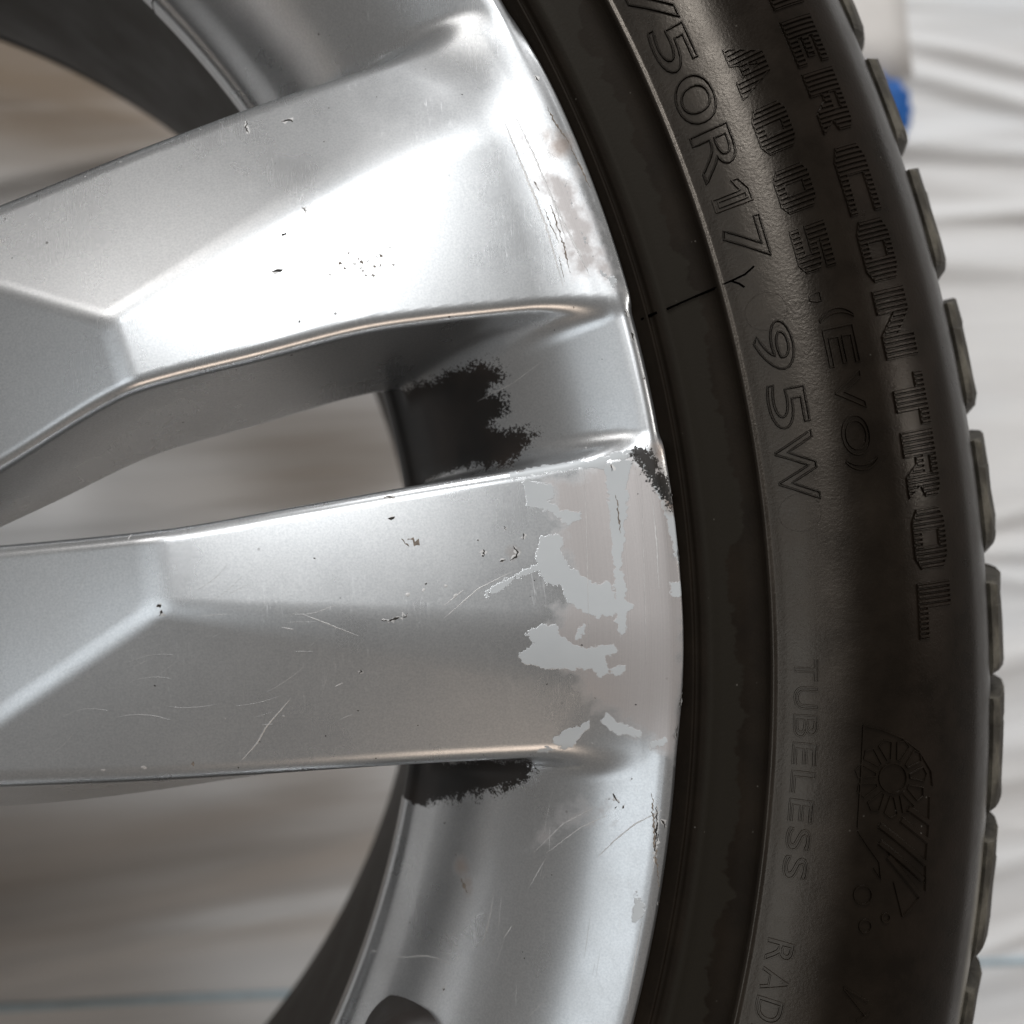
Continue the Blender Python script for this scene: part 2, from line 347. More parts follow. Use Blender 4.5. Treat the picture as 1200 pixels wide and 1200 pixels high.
MARKS = [
    ([(161.51, 81.84, -7.23), (161.29, 80.47, -6.95), (161.82, 79.22, -6.58)], 0.35, 'd'),
    ([(167.61, 81.2, -6.11), (168.84, 81.63, -6.01), (169.55, 81.05, -5.76)], 0.35, 'd'),
    ([(170.03, 64.2, -2.12), (170.85, 63.38, -1.99)], 0.35, 'd'),
    ([(164.02, 53.06, -2.27), (166.05, 53.15, -2.24)], 0.35, 'd'),
    ([(168.03, 44.32, -2.58), (168.31, 44.16, -2.58)], 0.35, 'd'),
    ([(166.21, 59.55, -2.06), (167.06, 59.22, -2.02)], 0.35, 'd'),
    ([(141.57, -2.53, -3.53), (141.94, -3.14, -3.51)], 0.35, 'd'),
    ([(142.19, -3.59, -3.51), (141.83, -4.56, -3.65)], 0.35, 'd'),
    ([(180.58, 12.68, -3.25), (182.37, 12.7, -3.16)], 0.35, 'd'),
    ([(180.86, 8.89, -2.92), (182.07, 9.1, -2.9)], 0.35, 'd'),
    ([(186.31, -2.93, -2.31), (186.6, -3.1, -2.3)], 0.35, 'd'),
    ([(174.25, -16.86, -4.03), (173.92, -17.44, -4.19)], 0.35, 'd'),
    ([(178.3, -8.74, -2.39), (179.92, -8.74, -2.34), (181.72, -8.31, -2.26), (182.93, -7.98, -2.22)], 0.35, 'd'),
    ([(201.22, 5.99, -2.34), (201.32, 5.37, -2.32)], 0.35, 'd'),
    ([(202.59, 2.37, -2.16), (203.11, 1.26, -2.11), (202.72, 0.38, -2.08), (201.74, -0.15, -2.08)], 0.35, 'd'),
    ([(199.89, -0.15, -2.12), (200.85, 0.23, -2.12)], 0.35, 'd'),
    ([(197.04, 2.2, -2.28), (197.26, 1.28, -2.24)], 0.35, 'd'),
    ([(197.11, 1.29, -2.24), (196.78, 1.01, -2.24)], 0.35, 'd'),
    ([(204.49, 4.51, -2.21), (204.55, 3.44, -2.16)], 0.35, 'd'),
    ([(216.86, -44.55, -4.83), (216.85, -44.7, -4.82)], 0.35, 'd'),
    ([(217.52, -43.66, -4.58), (218.09, -44.87, -4.17), (218.46, -45.32, -3.94)], 0.35, 'd'),
    ([(218.8, -46.08, -3.7), (219.06, -46.23, -3.56)], 0.35, 'd'),
    ([(217.68, -46.06, -4.25), (217.8, -46.21, -4.17)], 0.35, 'd'),
    ([(220.87, -41.04, -3.19), (220.99, -41.2, -3.12)], 0.35, 'd'),
    ([(226.8, 43.74, -0.96), (227.02, 42.47, -0.99)], 0.35, 'd'),
    ([(227.41, 39.6, -0.97), (227.96, 38.33, -1.03)], 0.35, 'd'),
    ([(228.93, 31.16, -1.0), (229.46, 31.0, -1.14)], 0.35, 'd'),
    ([(221.79, 15.96, -1.88), (221.97, 14.54, -1.83)], 0.35, 'd'),
    ([(213.19, 87.47, -0.22), (213.88, 86.33, -0.15)], 0.35, 'd'),
    ([(225.08, -48.4, -0.99), (225.75, -50.01, -1.04)], 0.35, 'd'),
    ([(223.46, -62.64, -1.56), (223.5, -63.52, -1.0)], 0.35, 'd'),
    ([(224.58, -46.13, -1.26), (223.28, -55.7, -1.02)], 0.35, 'd'),
    ([(181.34, -70.96, -34.54), (181.48, -71.05, -34.22)], 0.35, 'd'),
    ([(189.62, -51.35, -31.34), (189.73, -51.63, -31.02)], 0.35, 'd'),
    ([(190.67, -56.82, -27.11), (190.93, -57.06, -26.62)], 0.35, 'd'),
    ([(185.82, -80.04, -22.15), (186.08, -80.23, -21.72)], 0.35, 'd'),
    ([(232.38, 10.98, -1.2), (232.83, 7.79, -1.0)], 0.35, 'd'),
    ([(196.29, 4.08, -2.38), (196.41, 3.77, -2.36)], 0.35, 'd'),
    ([(232.91, -0.04, -1.0), (232.94, -3.17, -1.0)], 0.35, 'd'),
    ([(231.56, -24.79, -1.49), (231.1, -29.31, -1.0)], 0.35, 'd'),
    ([(230.17, -32.27, -1.0), (230.2, -35.34, -1.0)], 0.35, 'd'),
    ([(152.86, -30.78, -9.03), (154.9, -28.86, -8.41), (156.02, -27.6, -8.02), (157.18, -25.74, -7.49), (158.77, -23.93, -6.93), (160.33, -22.43, -6.45), (162.06, -20.64, -5.88)], 0.25, 'l'),
    ([(173.37, -78.57, -43.18), (174.7, -78.36, -41.53)], 0.35, 'l'),
    ([(176.73, -78.19, -37.77), (179.05, -77.46, -33.83), (181.39, -76.5, -30.62), (183.67, -75.61, -27.64), (185.83, -75.51, -24.63), (187.63, -75.83, -22.09)], 0.25, 'l'),
    ([(196.18, -62.82, -17.51), (195.4, -65.81, -17.29), (194.34, -68.82, -17.31), (193.28, -71.8, -17.29)], 0.29, 'l'),
    ([(213.8, -54.77, -5.2), (216.91, -51.84, -3.98), (220.73, -48.95, -2.54), (225.23, -46.91, -1.03)], 0.25, 'l'),
    ([(224.66, -45.38, -1.28), (224.56, -49.11, -1.08), (223.43, -54.23, -1.07), (222.61, -57.86, -1.04)], 0.24, 'l'),
    ([(196.97, -69.75, -14.28), (198.62, -67.39, -13.48)], 0.24, 'l'),
    ([(189.26, -7.06, -2.08), (193.26, -4.42, -2.09)], 0.16, 'l'),
    ([(189.08, -9.28, -2.06), (195.52, -4.61, -2.04), (201.87, -2.13, -2.0)], 0.16, 'l'),
    ([(169.55, -19.42, -5.01), (171.05, -18.82, -4.74)], 0.19, 'l'),
    ([(165.13, -6.37, -2.74), (174.2, -10.88, -2.77)], 0.19, 'l'),
    ([(161.43, -8.22, -3.08), (163.52, -8.86, -3.06)], 0.19, 'l'),
    ([(215.82, -79.85, -1.02), (218.21, -71.43, -1.16), (219.86, -65.74, -1.2)], 0.19, 'l'),
    ([(202.18, -60.52, -12.23), (205.53, -55.11, -10.67)], 0.16, 'l'),
    ([(203.56, -54.55, -12.51), (208.95, -48.99, -9.21), (214.78, -45.88, -5.82)], 0.22, 'l'),
    ([(205.62, -54.37, -10.77), (211.61, -49.64, -7.25), (216.28, -47.38, -4.82)], 0.19, 'l'),
    ([(212.9, 36.99, -8.12), (207.1, 33.42, -13.44), (201.4, 31.55, -20.11)], 0.16, 'l'),
    ([(208.61, 81.25, -0.58), (211.9, 73.06, -0.66), (215.13, 63.64, -0.9), (216.71, 57.35, -1.09)], 0.32, 'l'),
    ([(206.9, 79.41, -0.72), (209.44, 71.59, -0.9), (213.29, 59.84, -1.26), (215.62, 48.86, -1.64)], 0.40, 'l'),
    ([(213.85, 67.57, -0.8), (217.13, 58.88, -0.96), (220.47, 50.91, -1.0)], 0.32, 'l'),
    ([(228.67, 8.07, -0.77), (228.71, 0.28, -0.63), (228.26, -7.43, -0.5)], 0.25, 'l'),
    ([(216.94, 16.01, -2.41), (214.57, -16.95, -1.55)], 0.10, 'l'),
    ([(227.1, 12.88, -1.06), (224.73, -20.96, -0.95)], 0.10, 'l'),
    ([(185.8, -3.78, -2.29), (186.06, -4.24, -2.26)], 0.79, 'l'),
    ([(191.22, -5.29, -2.1), (191.64, -5.63, -2.08)], 0.95, 'l'),
    ([(189.73, -3.37, -2.22), (190.14, -3.85, -2.19)], 0.63, 'l'),
    ([(182.93, -4.27, -2.33), (183.32, -4.9, -2.3)], 0.95, 'l'),
    ([(136.08, -30.16, -10.21), (137.04, -30.42, -10.21)], 0.63, 'l'),
    ([(129.5, -29.89, -10.68), (130.31, -30.13, -10.7)], 0.48, 'l'),
    ([(211.69, 68.12, -0.95), (212.5, 66.23, -0.99)], 0.19, 'b'),
    ([(213.06, 63.26, -1.1), (214.1, 60.27, -1.18), (215.41, 56.64, -1.26)], 0.21, 'b'),
    ([(215.24, 54.32, -1.4), (215.99, 49.62, -1.57)], 0.17, 'b'),
    ([(215.03, 81.51, -0.03), (215.96, 79.15, -0.07), (216.95, 77.57, -0.1), (217.95, 76.01, -0.15), (218.66, 74.76, -0.2)], 0.25, 'b'),
    ([(218.79, 74.44, -0.21), (219.73, 72.08, -0.27), (220.82, 69.71, -0.32), (221.99, 66.23, -0.4)], 0.22, 'b'),
    ([(222.02, 10.16, -1.71), (222.34, 8.57, -1.63), (222.28, 6.4, -1.58), (222.28, 3.13, -1.48)], 0.25, 'b'),
    ([(183.81, 4.76, -2.68), (185.99, 3.99, -2.6)], 0.95, 'b'),
    ([(180.43, 12.69, -3.27), (182.37, 12.7, -3.16)], 0.48, 'b'),
    ([(182.8, 5.14, -2.72), (184.18, 3.83, -2.64)], 0.32, 'b'),
    ([(214.35, 63.67, -0.98), (216.19, 56.6, -1.19), (217.04, 51.12, -1.4)], 0.24, 'b'),
    ([(191.16, -60.96, -24.54), (192.02, -63.08, -22.45)], 0.48, 'b'),
    ([(223.96, -43.85, -1.65), (223.43, -54.23, -1.07), (223.53, -60.27, -1.13)], 0.32, 'b'),
    ([(144.59, -30.18, -9.53), (144.95, -30.84, -9.69)], 0.48, 'b'),
    ([(184.24, 56.86, -1.88), (185.02, 56.7, -1.87)], 0.22, 'l'),
    ([(175.56, 53.94, -2.1), (176.31, 54.13, -2.08)], 0.31, 'b'),
    ([(179.21, 54.43, -2.04), (179.91, 53.99, -2.05)], 0.28, 'b'),
    ([(181.74, 53.72, -2.03), (182.01, 53.28, -2.05)], 0.29, 'l'),
    ([(179.29, 52.79, -2.1), (179.85, 52.49, -2.11)], 0.20, 'b'),
    ([(177.91, 53.95, -2.07), (178.77, 54.07, -2.06)], 0.39, 'l'),
    ([(173.78, 52.3, -2.19), (174.18, 51.96, -2.2)], 0.40, 'b'),
    ([(178.91, 54.99, -2.02), (179.63, 54.61, -2.02)], 0.22, 'b'),
    ([(180.02, 51.99, -2.13), (180.39, 51.76, -2.13)], 0.28, 'b'),
    ([(179.36, 54.58, -2.03), (179.88, 54.4, -2.03)], 0.25, 'l'),
    ([(176.32, 53.52, -2.11), (176.92, 53.11, -2.12)], 0.26, 'b'),
    ([(181.09, 51.9, -2.12), (181.75, 51.72, -2.12)], 0.50, 'b'),
    ([(180.47, 54.31, -2.03), (181.0, 54.53, -2.01)], 0.25, 'l'),
    ([(182.66, 53.45, -2.03), (183.13, 53.37, -2.03)], 0.46, 'b'),
    ([(181.18, 51.92, -2.11), (181.79, 51.67, -2.12)], 0.21, 'b'),
    ([(182.73, 55.41, -1.95), (183.41, 55.19, -1.96)], 0.36, 'b'),
    ([(177.3, 55.91, -2.0), (177.67, 55.84, -2.0)], 0.36, 'b'),
    ([(179.04, 53.13, -2.09), (179.66, 53.26, -2.08)], 0.43, 'l'),
    ([(179.44, 52.78, -2.1), (179.97, 52.8, -2.09)], 0.30, 'l'),
    ([(175.53, 54.08, -2.09), (176.36, 53.94, -2.09)], 0.43, 'b'),
    ([(182.08, 55.21, -1.97), (182.84, 54.87, -1.97)], 0.27, 'l'),
    ([(184.02, 53.65, -2.01), (184.67, 53.7, -2.0)], 0.39, 'b'),
    ([(182.69, 54.89, -1.98), (183.2, 54.64, -1.98)], 0.22, 'l'),
    ([(179.14, 54.14, -2.05), (179.83, 54.17, -2.04)], 0.25, 'b'),
    ([(184.9, 53.7, -2.0), (185.37, 53.73, -1.99)], 0.26, 'b'),
    ([(181.5, 53.44, -2.05), (182.03, 53.23, -2.05)], 0.47, 'b'),
]
LOGO_LINES = [[(263.05, -7.507), (266.42, -7.642), (270.27, -7.94), (273.77, -8.398), (276.56, -9.132), (277.05, -9.654)], [(263.05, -7.507), (262.96, -9.134), (262.98, -11.394)], [(263.02, -11.5), (265.05, -12.042), (267.34, -12.568)], [(270.48, -13.244), (272.95, -14.441), (274.54, -14.16), (276.07, -13.74)], [(276.52, -10.069), (276.76, -11.107), (276.74, -12.347), (277.34, -13.476)], [(267.34, -12.568), (267.92, -13.184), (266.43, -12.802)]]
LOGO_STRIPES = [[(272.04, -10.508), (276.72, -11.024)], [(270.78, -10.941), (276.77, -11.686)], [(266.76, -11.209), (276.7, -12.502)], [(267.01, -11.838), (276.39, -13.069)], [(268.85, -12.329), (275.99, -13.637)]]
LOGO_SUN = (268.75, -9.432)
LOGO_DOTS = [((265.05, -13.844), 1.6), ((266.17, -14.967), 1.1), ((269.74, -14.558), 0.8)]
A_LINES = [[(264.1, -17.3), (268.82, -17.635)], [(264.14, -17.351), (266.45, -17.932), (268.77, -18.152)], [(267.41, -18.408), (269.49, -18.028)]]
# ------------------------------------------------------------------ materials
def make_paint(name, worn=True):
    n = NT(name)
    c, r, a = n.polar()
    flake = n.noise(c, 2600, 2, 0.6)
    cloud = n.noise(c, 45, 4, 0.6)
    base = n.mix(n.rng(flake, 0.3, 0.7), (0.575, 0.59, 0.605), (0.70, 0.71, 0.72))
    base = n.mix(n.rng(cloud, 0.45, 0.8, 0.0, 0.18), base, (0.40, 0.38, 0.36))
    rough = n.rng(cloud, 0.3, 0.75, 0.25, 0.33)
    metal = 0.92
    # hairline scratches
    hair = None
    for i, (rz, sc) in enumerate(((0.5, 260), (1.3, 300), (-0.6, 240), (2.2, 280))):
        m = n.mapping(c, (sc * 4.5, sc * 0.22, sc * 0.22), (0, 0, rz))
        w = n.noise(m, 1.0, 1.5, 0.5, 0.25)
        line = n.rng(n.math('ABSOLUTE', n.math('SUBTRACT', w, 0.5)), 0.0, 0.006, 1.0, 0.0)
        gate = n.rng(n.noise(c, 60 + 13 * i, 3), 0.54, 0.66)
        line = n.math('MULTIPLY', line, gate)
        hair = line if hair is None else n.math('MAXIMUM', hair, line)
    base = n.mix(n.math('MULTIPLY', hair, 0.16), base, (0.85, 0.84, 0.82))
    rough = n.math('ADD', rough, n.math('MULTIPLY', hair, 0.12))
    # pin-head dirt
    vor = n.n("ShaderNodeTexVoronoi")
    n.put(vor.inputs["Vector"], c)
    vor.inputs["Scale"].default_value = 330
    dot = n.math('MULTIPLY', n.rng(vor.outputs["Distance"], 0.06, 0.10, 1.0, 0.0), n.rng(n.noise(c, 120, 2), 0.62, 0.68))
    base = n.mix(n.math('MULTIPLY', dot, 0.8), base, (0.05, 0.04, 0.035))
    coat = 0.25
    if worn:
        e1 = n.math('MULTIPLY', n.math('SUBTRACT', n.noise(c, 750, 5, 0.62), 0.5), 2.6)
        e2 = n.math('ADD', n.math('MULTIPLY', n.math('SUBTRACT', n.noise(c, 420, 4, 0.6), 0.5), 5.5), n.math('MULTIPLY', n.math('SUBTRACT', n.noise(c, 1700, 4, 0.72), 0.5), 4.0))
        e3 = n.math('MULTIPLY', n.math('SUBTRACT', n.noise(c, 260, 4, 0.6), 0.5), 10.0)
        # bare, turned aluminium with a pinkish cast, lathe lines around the axis
        fb = n.rng(n.math('ADD', n.attr('bare'), e3), -2.4, 1.0, 1.0, 0.0)
        lathe = n.noise1(r, 5200, 2, 0.7)
        barec = n.mix(n.rng(lathe, 0.35, 0.7), (0.435, 0.40, 0.39), (0.495, 0.455, 0.44))
        base = n.mix(n.math('MULTIPLY', fb, 0.8), base, barec)
        rough = n.mixf(fb, rough, 0.46)
        metal = n.mixf(fb, metal, 0.62)
        # left-over primer: crisp flakes
        fp = n.rng(n.math('ADD', n.attr('patch'), e1), 0.05, 0.2, 1.0, 0.0)
        base = n.mix(fp, base, n.mix(n.rng(cloud, 0.3, 0.7), (0.49, 0.51, 0.525), (0.56, 0.58, 0.59)))
        rough = n.mixf(fp, rough, 0.5)
        metal = n.mixf(fp, metal, 0.15)
        # brown stain
        fr = n.math('MULTIPLY', n.rng(n.math('ADD', n.attr('rust'), n.math('MULTIPLY', e3, 0.35)), -1.6, 0.8, 1.0, 0.0), 0.55)
        base = n.mix(fr, base, (0.22, 0.12, 0.06))
        metal = n.mixf(fr, metal, 0.1)
        # black overspray, ragged edge
        ramp = n.rng(n.math('ADD', n.attr('black'), n.math('MULTIPLY', n.math('SUBTRACT', n.noise(c, 330, 4, 0.6), 0.5), 5.0)), -1.5, 2.4, 0.78, 0.20)
        fk = n.rng(n.math('SUBTRACT', ramp, n.noise(c, 2100, 3, 0.7)), -0.03, 0.03)
        base = n.mix(fk, base, n.mix(n.rng(n.noise(c, 60, 3), 0.35, 0.65), (0.006, 0.0055, 0.005), (0.022, 0.016, 0.013)))
        rough = n.mixf(fk, rough, 0.42)
        metal = n.mixf(fk, metal, 0.0)
        coat = n.mixf(n.math('MAXIMUM', fk, n.math('MAXIMUM', fp, fb)), 0.25, 0.0)
        hgt = n.math('ADD', n.math('MULTIPLY', fp, 0.8), n.math('MULTIPLY', n.noise(c, 1900, 2), 0.10))
        n.bump(hgt, 0.35, 0.00008)
    else:
        n.bump(n.noise(c, 1900, 2), 0.05, 0.0001)
    n.set("Base Color", base)
    n.set("Roughness", rough)
    n.set("Metallic", metal)
    n.set("Coat Weight", coat)
    n.set("Coat Roughness", 0.18)
    return n.m


def make_rubber(name, wall=True):
    n = NT(name)
    c, r, a = n.polar()
    cl = n.noise(c, 90, 5, 0.65)
    fine = n.noise(c, 1800, 3, 0.6)
    base = n.mix(n.rng(cl, 0.35, 0.7), (0.0058, 0.0041, 0.0028), (0.0110, 0.0078, 0.0052))
    rough = n.rng(cl, 0.3, 0.75, 0.25, 0.36)
    if wall:
        # dry dusty film on the bead band; a damp, darker margin with a wandering edge next to the rib
        wob = n.math('MULTIPLY', n.math('SUBTRACT', n.noise1(a, 9.0, 5, 0.62), 0.5), 0.017)
        wob2 = n.math('MULTIPLY', n.math('SUBTRACT', n.noise(c, 420, 4, 0.6), 0.5), 0.0035)
        edge = n.math('ADD', n.math('ADD', 0.2435, wob), wob2)
        dusty = n.rng(n.math('SUBTRACT', edge, r), -0.0002, 0.0004)
        band = n.rng(r, 0.2366, 0.2374)
        dusty = n.math('MULTIPLY', dusty, band)
        base = n.mix(dusty, base, (0.0125, 0.0108, 0.0082))
        rough = n.mixf(dusty, rough, 0.60)
        rough = n.mixf(n.rng(r, 0.2480, 0.2486, 1.0, 0.0), rough, 0.58)
        # reddish brown bloom in the lettering band
        bl = n.math('MULTIPLY', n.rng(r, 0.268, 0.277, 0, 1, True), n.rng(r, 0.284, 0.296, 1, 0, True))
        bl = n.math('MULTIPLY', bl, n.rng(cl, 0.35, 0.65))
        base = n.mix(n.math('MULTIPLY', bl, 0.6), base, (0.0125, 0.0083, 0.0062))
        # grey-khaki road dirt left on the shoulder
        sh = n.math('MULTIPLY', n.rng(r, 0.2975, 0.3035, 0, 1, True), n.rng(n.noise1(a, 5.0, 3), 0.42, 0.62))
        base = n.mix(n.math('MULTIPLY', sh, 0.75), base, (0.085, 0.077, 0.058))
        rough = n.mixf(sh, rough, 0.75)
        low = n.math('MULTIPLY', n.rng(r, 0.2925, 0.2965, 0, 1, True), n.rng(n.math('ADD', a, n.math('MULTIPLY', cl, 0.05)), -0.13, -0.20, 0, 1, True))
        base = n.mix(n.math('MULTIPLY', low, n.rng(cl, 0.3, 0.55)), base, (0.15, 0.135, 0.10))
        # specks of dust
        vor = n.n("ShaderNodeTexVoronoi")
        n.put(vor.inputs["Vector"], c)
        vor.inputs["Scale"].default_value = 430
        dot = n.math('MULTIPLY', n.rng(vor.outputs["Distance"], 0.05, 0.10, 1.0, 0.0), n.rng(n.noise(c, 150, 2), 0.60, 0.66))
        base = n.mix(n.math('MULTIPLY', dot, 0.5), base, (0.16, 0.15, 0.13))
    else:
        base = n.mix(n.rng(cl, 0.45, 0.68), (0.042, 0.038, 0.031), (0.15, 0.136, 0.108))
        rough = 0.6
    n.set("Base Color", base)
    n.set("Roughness", rough)
    n.set("Specular IOR Level", n.mixf(n.rng(r, 0.2580, 0.2640, 0.0, 1.0, True), n.rng(r, 0.2480, 0.2486, 0.14, 0.70), 0.24) if wall else 0.3)
    n.set("Specular Tint", (1.0, 0.88, 0.76, 1.0))
    h = n.math('ADD', n.math('MULTIPLY', fine, 0.6), n.math('MULTIPLY', n.noise(c, 420, 4, 0.7), 0.5))
    n.bump(h, 0.25, 0.00022)
    return n.m


def make_simple(name, col, rough=0.5, metal=0.0, var=0.25, scale=120, bump=0.0):
    n = NT(name)
    c = n.coord()
    f = n.noise(c, scale, 5, 0.62)
    dark = tuple(v * (1 - var) for v in col)
    lite = tuple(min(1, v * (1 + var)) for v in col)
    n.set("Base Color", n.mix(n.rng(f, 0.3, 0.7), dark, lite))
    n.set("Roughness", n.rng(f, 0.3, 0.7, rough * 0.85, min(1, rough * 1.15)))
    n.set("Metallic", metal)
    if bump:
        n.bump(f, bump, 0.0006)
    return n.m


def make_film():
    n = NT("plastic_film")
    c = n.coord()
    st = n.mapping(c, (3.0, 42.0, 10.0), (0, 0, -0.04))
    f = n.noise(st, 1.0, 5, 0.6, 0.3)
    g = n.noise(n.mapping(c, (2.0, 9.0, 4.0)), 1.0, 3)
    col = n.mix(n.rng(f, 0.32, 0.66), (0.70, 0.69, 0.685), (0.80, 0.795, 0.79))
    col = n.mix(n.rng(g, 0.52, 0.75, 0, 0.5), col, (0.66, 0.70, 0.745))
    shade_mix = n.math('MULTIPLY', n.attr('under'), n.rng(f, 0.30, 0.62, 1.0, 0.78))  # brown shade under the wheel, mixed into the film colour
    col = n.mix(shade_mix, col, (0.20, 0.15, 0.105))
    n.set("Base Color", col)
    n.set("Roughness", 0.33)
    n.set("Specular IOR Level", 0.55)
    fold = n.noise(n.mapping(c, (9.0, 120.0, 20.0), (0, 0, 0.05)), 1.0, 4, 0.6, 0.4)
    n.bump(fold, 0.25, 0.004)
    return n.m


M = {
    'worn': make_paint("worn_silver_paint", True),
    'paint': make_paint("silver_paint", False),
    'rubber': make_rubber("tyre_rubber", True),
    'tread': make_rubber("tread_rubber", False),
    'barrel': make_simple("brake_dusted_barrel", (0.030, 0.024, 0.018), 0.55, 0.2, 0.35, 60, 0.15),
    'valve': make_simple("valve_rubber", (0.016, 0.012, 0.010), 0.5, 0.0, 0.3, 200),
    'brass': make_simple("valve_metal", (0.45, 0.42, 0.36), 0.35, 1.0, 0.1, 300),
    'chip': make_simple("chip_dirt", (0.020, 0.016, 0.013), 0.7, 0.0, 0.4, 900),
    'brown': make_simple("brown_corrosion", (0.20, 0.165, 0.135), 0.7, 0.0, 0.5, 1500),
    'bright': make_simple("scratched_metal", (0.60, 0.59, 0.58), 0.45, 0.6, 0.1, 900),
    'crack': make_simple("dark_gap", (0.0012, 0.001, 0.0009), 0.95, 0.0, 0.2, 900),
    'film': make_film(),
    'floor': make_simple("concrete_floor", (0.25, 0.23, 0.21), 0.8, 0.0, 0.25, 20, 0.3),
    'tape': make_simple("blue_tape", (0.012, 0.115, 0.40), 0.6, 0.0, 0.30, 60, 0.4),
    'pale': make_simple("pale_blue_tape", (0.46, 0.58, 0.65), 0.5, 0.0, 0.2, 30),
    'paper': make_simple("cream_board", (0.70, 0.67, 0.64), 0.6, 0.0, 0.05, 30),
    'fibre': make_simple("white_fibre", (0.75, 0.73, 0.70), 0.6, 0.0, 0.1, 300),
}

M['crack'].node_tree.nodes['Principled BSDF'].inputs['Specular IOR Level'].default_value = 0.0
# ------------------------------------------------------------------ meshing the solid: surface nets on a polar grid
def surface_nets(r0, r1, dr, a0, a1, na, z0, z1, dz):
    R = np.arange(r0, r1 + dr, dr, dtype=np.float32)
    A = np.radians(np.linspace(a0, a1, na + 1)).astype(np.float32)
    A = np.append(A, A[-1] + (A[1] - A[0]))          # one extra cell so that neighbouring sectors meet
    Zs = np.arange(z0, z1 + dz, dz, dtype=np.float32)
    nr, nt, nz = len(R), len(A), len(Zs)
    V = np.empty((nr, nt, nz), np.float32)
    ca, sa = np.cos(A)[None, :, None], np.sin(A)[None, :, None]
    zz = Zs[None, None, :]
    for i in range(0, nr, 12):
        rr = R[i:i + 12][:, None, None]
        V[i:i + 12] = field((rr * ca) + 0 * zz, (rr * sa) + 0 * zz, zz + 0 * rr * ca)
    ins = V < 0
    cnt = np.zeros((nr - 1, nt - 1, nz - 1), np.int8)
    for a in (0, 1):
        for b in (0, 1):
            for c in (0, 1):
                cnt += ins[a:nr - 1 + a, b:nt - 1 + b, c:nz - 1 + c]
    act = (cnt > 0) & (cnt < 8)
    idx = np.full(act.shape, -1, np.int32)
    I = np.argwhere(act)
    idx[act] = np.arange(len(I))
    acc = np.zeros((len(I), 3)); num = np.zeros(len(I))
    corners = [(a, b, c) for a in (0, 1) for b in (0, 1) for c in (0, 1)]
    vals = {q: V[I[:, 0] + q[0], I[:, 1] + q[1], I[:, 2] + q[2]] for q in corners}
    for p in corners:
        for ax in range(3):
            if p[ax]: continue
            q = list(p); q[ax] = 1; q = tuple(q)
            v0, v1 = vals[p], vals[q]
            m = (v0 < 0) != (v1 < 0)
            t = np.where(m, v0 / np.where(m, v0 - v1, 1), 0)
            pos = np.tile(np.array(p, float), (len(I), 1)); pos[:, ax] = t
            acc[m] += pos[m]; num[m] += 1
    g = I + acc / num[:, None]
    rr = r0 + g[:, 0] * dr
    aa = A[0] + g[:, 1] * (A[1] - A[0])
    P = np.stack([rr * np.cos(aa), rr * np.sin(aa), z0 + g[:, 2] * dz], 1)
    for _ in range(4):
        f = field(P[:, 0], P[:, 1], P[:, 2])
        G = grad(P[:, 0], P[:, 1], P[:, 2])
        step = f / np.maximum((G * G).sum(1), 0.05)
        P -= G * np.clip(step, -0.4 * dr, 0.4 * dr)[:, None]
    G = grad(P[:, 0], P[:, 1], P[:, 2], 0.12)
    N = G / np.maximum(np.linalg.norm(G, axis=1), 1e-6)[:, None]
    faces = []
    for ax in range(3):
        s0 = [slice(None)] * 3; s1 = [slice(None)] * 3
        s0[ax] = slice(0, -1); s1[ax] = slice(1, None)
        d = ins[tuple(s0)].astype(np.int8) - ins[tuple(s1)].astype(np.int8)
        E = np.argwhere(d != 0)
        u, v = [(1, 2), (2, 0), (0, 1)][ax]
        ok = (E[:, u] > 0) & (E[:, v] > 0) & (E[:, u] < idx.shape[u]) & (E[:, v] < idx.shape[v]) & (E[:, ax] < idx.shape[ax])
        E = E[ok]
        sgn = d[tuple(E.T)]
        def cell(du, dv):
            q = E.copy(); q[:, u] += du; q[:, v] += dv
            return idx[tuple(q.T)]
        quad = np.stack([cell(-1, -1), cell(0, -1), cell(0, 0), cell(-1, 0)], 1)
        quad[sgn < 0] = quad[sgn < 0][:, ::-1]
        faces.append(quad)
    F = np.concatenate(faces)
    return P, N, F[(F >= 0).all(1)]


def poly_dist(P, poly):
    """signed distance (negative inside) in the face plane"""
    q = np.array(poly)[:, :2]
    x, y = P[:, 0], P[:, 1]
    d = np.full(len(P), 1e9); inside = np.zeros(len(P), bool)
    for i in range(len(q)):
        a, b = q[i], q[(i + 1) % len(q)]
        e = b - a
        t = np.clip(((x - a[0]) * e[0] + (y - a[1]) * e[1]) / (e @ e + 1e-9), 0, 1)
        d = np.minimum(d, np.hypot(x - a[0] - t * e[0], y - a[1] - t * e[1]))
        cr = (a[1] > y) != (b[1] > y)
        inside ^= cr & (x < e[0] * (y - a[1]) / (e[1] if abs(e[1]) > 1e-9 else 1e-9) + a[0])
    return np.where(inside, -d, d)


def near_dist(P, polys, pad=9.0, faint={}):
    out = np.full(len(P), 8.0)
    for ip, poly in enumerate(polys):
        q = np.array(poly)
        m = (P[:, 0] > q[:, 0].min() - pad) & (P[:, 0] < q[:, 0].max() + pad) & (P[:, 1] > q[:, 1].min() - pad) & (P[:, 1] < q[:, 1].max() + pad) & (P[:, 2] > q[:, 2].min() - 5)
        if m.any():
            out[m] = np.minimum(out[m], poly_dist(P[m], poly) + (faint[ip] if ip in faint else 0.0))
    return out


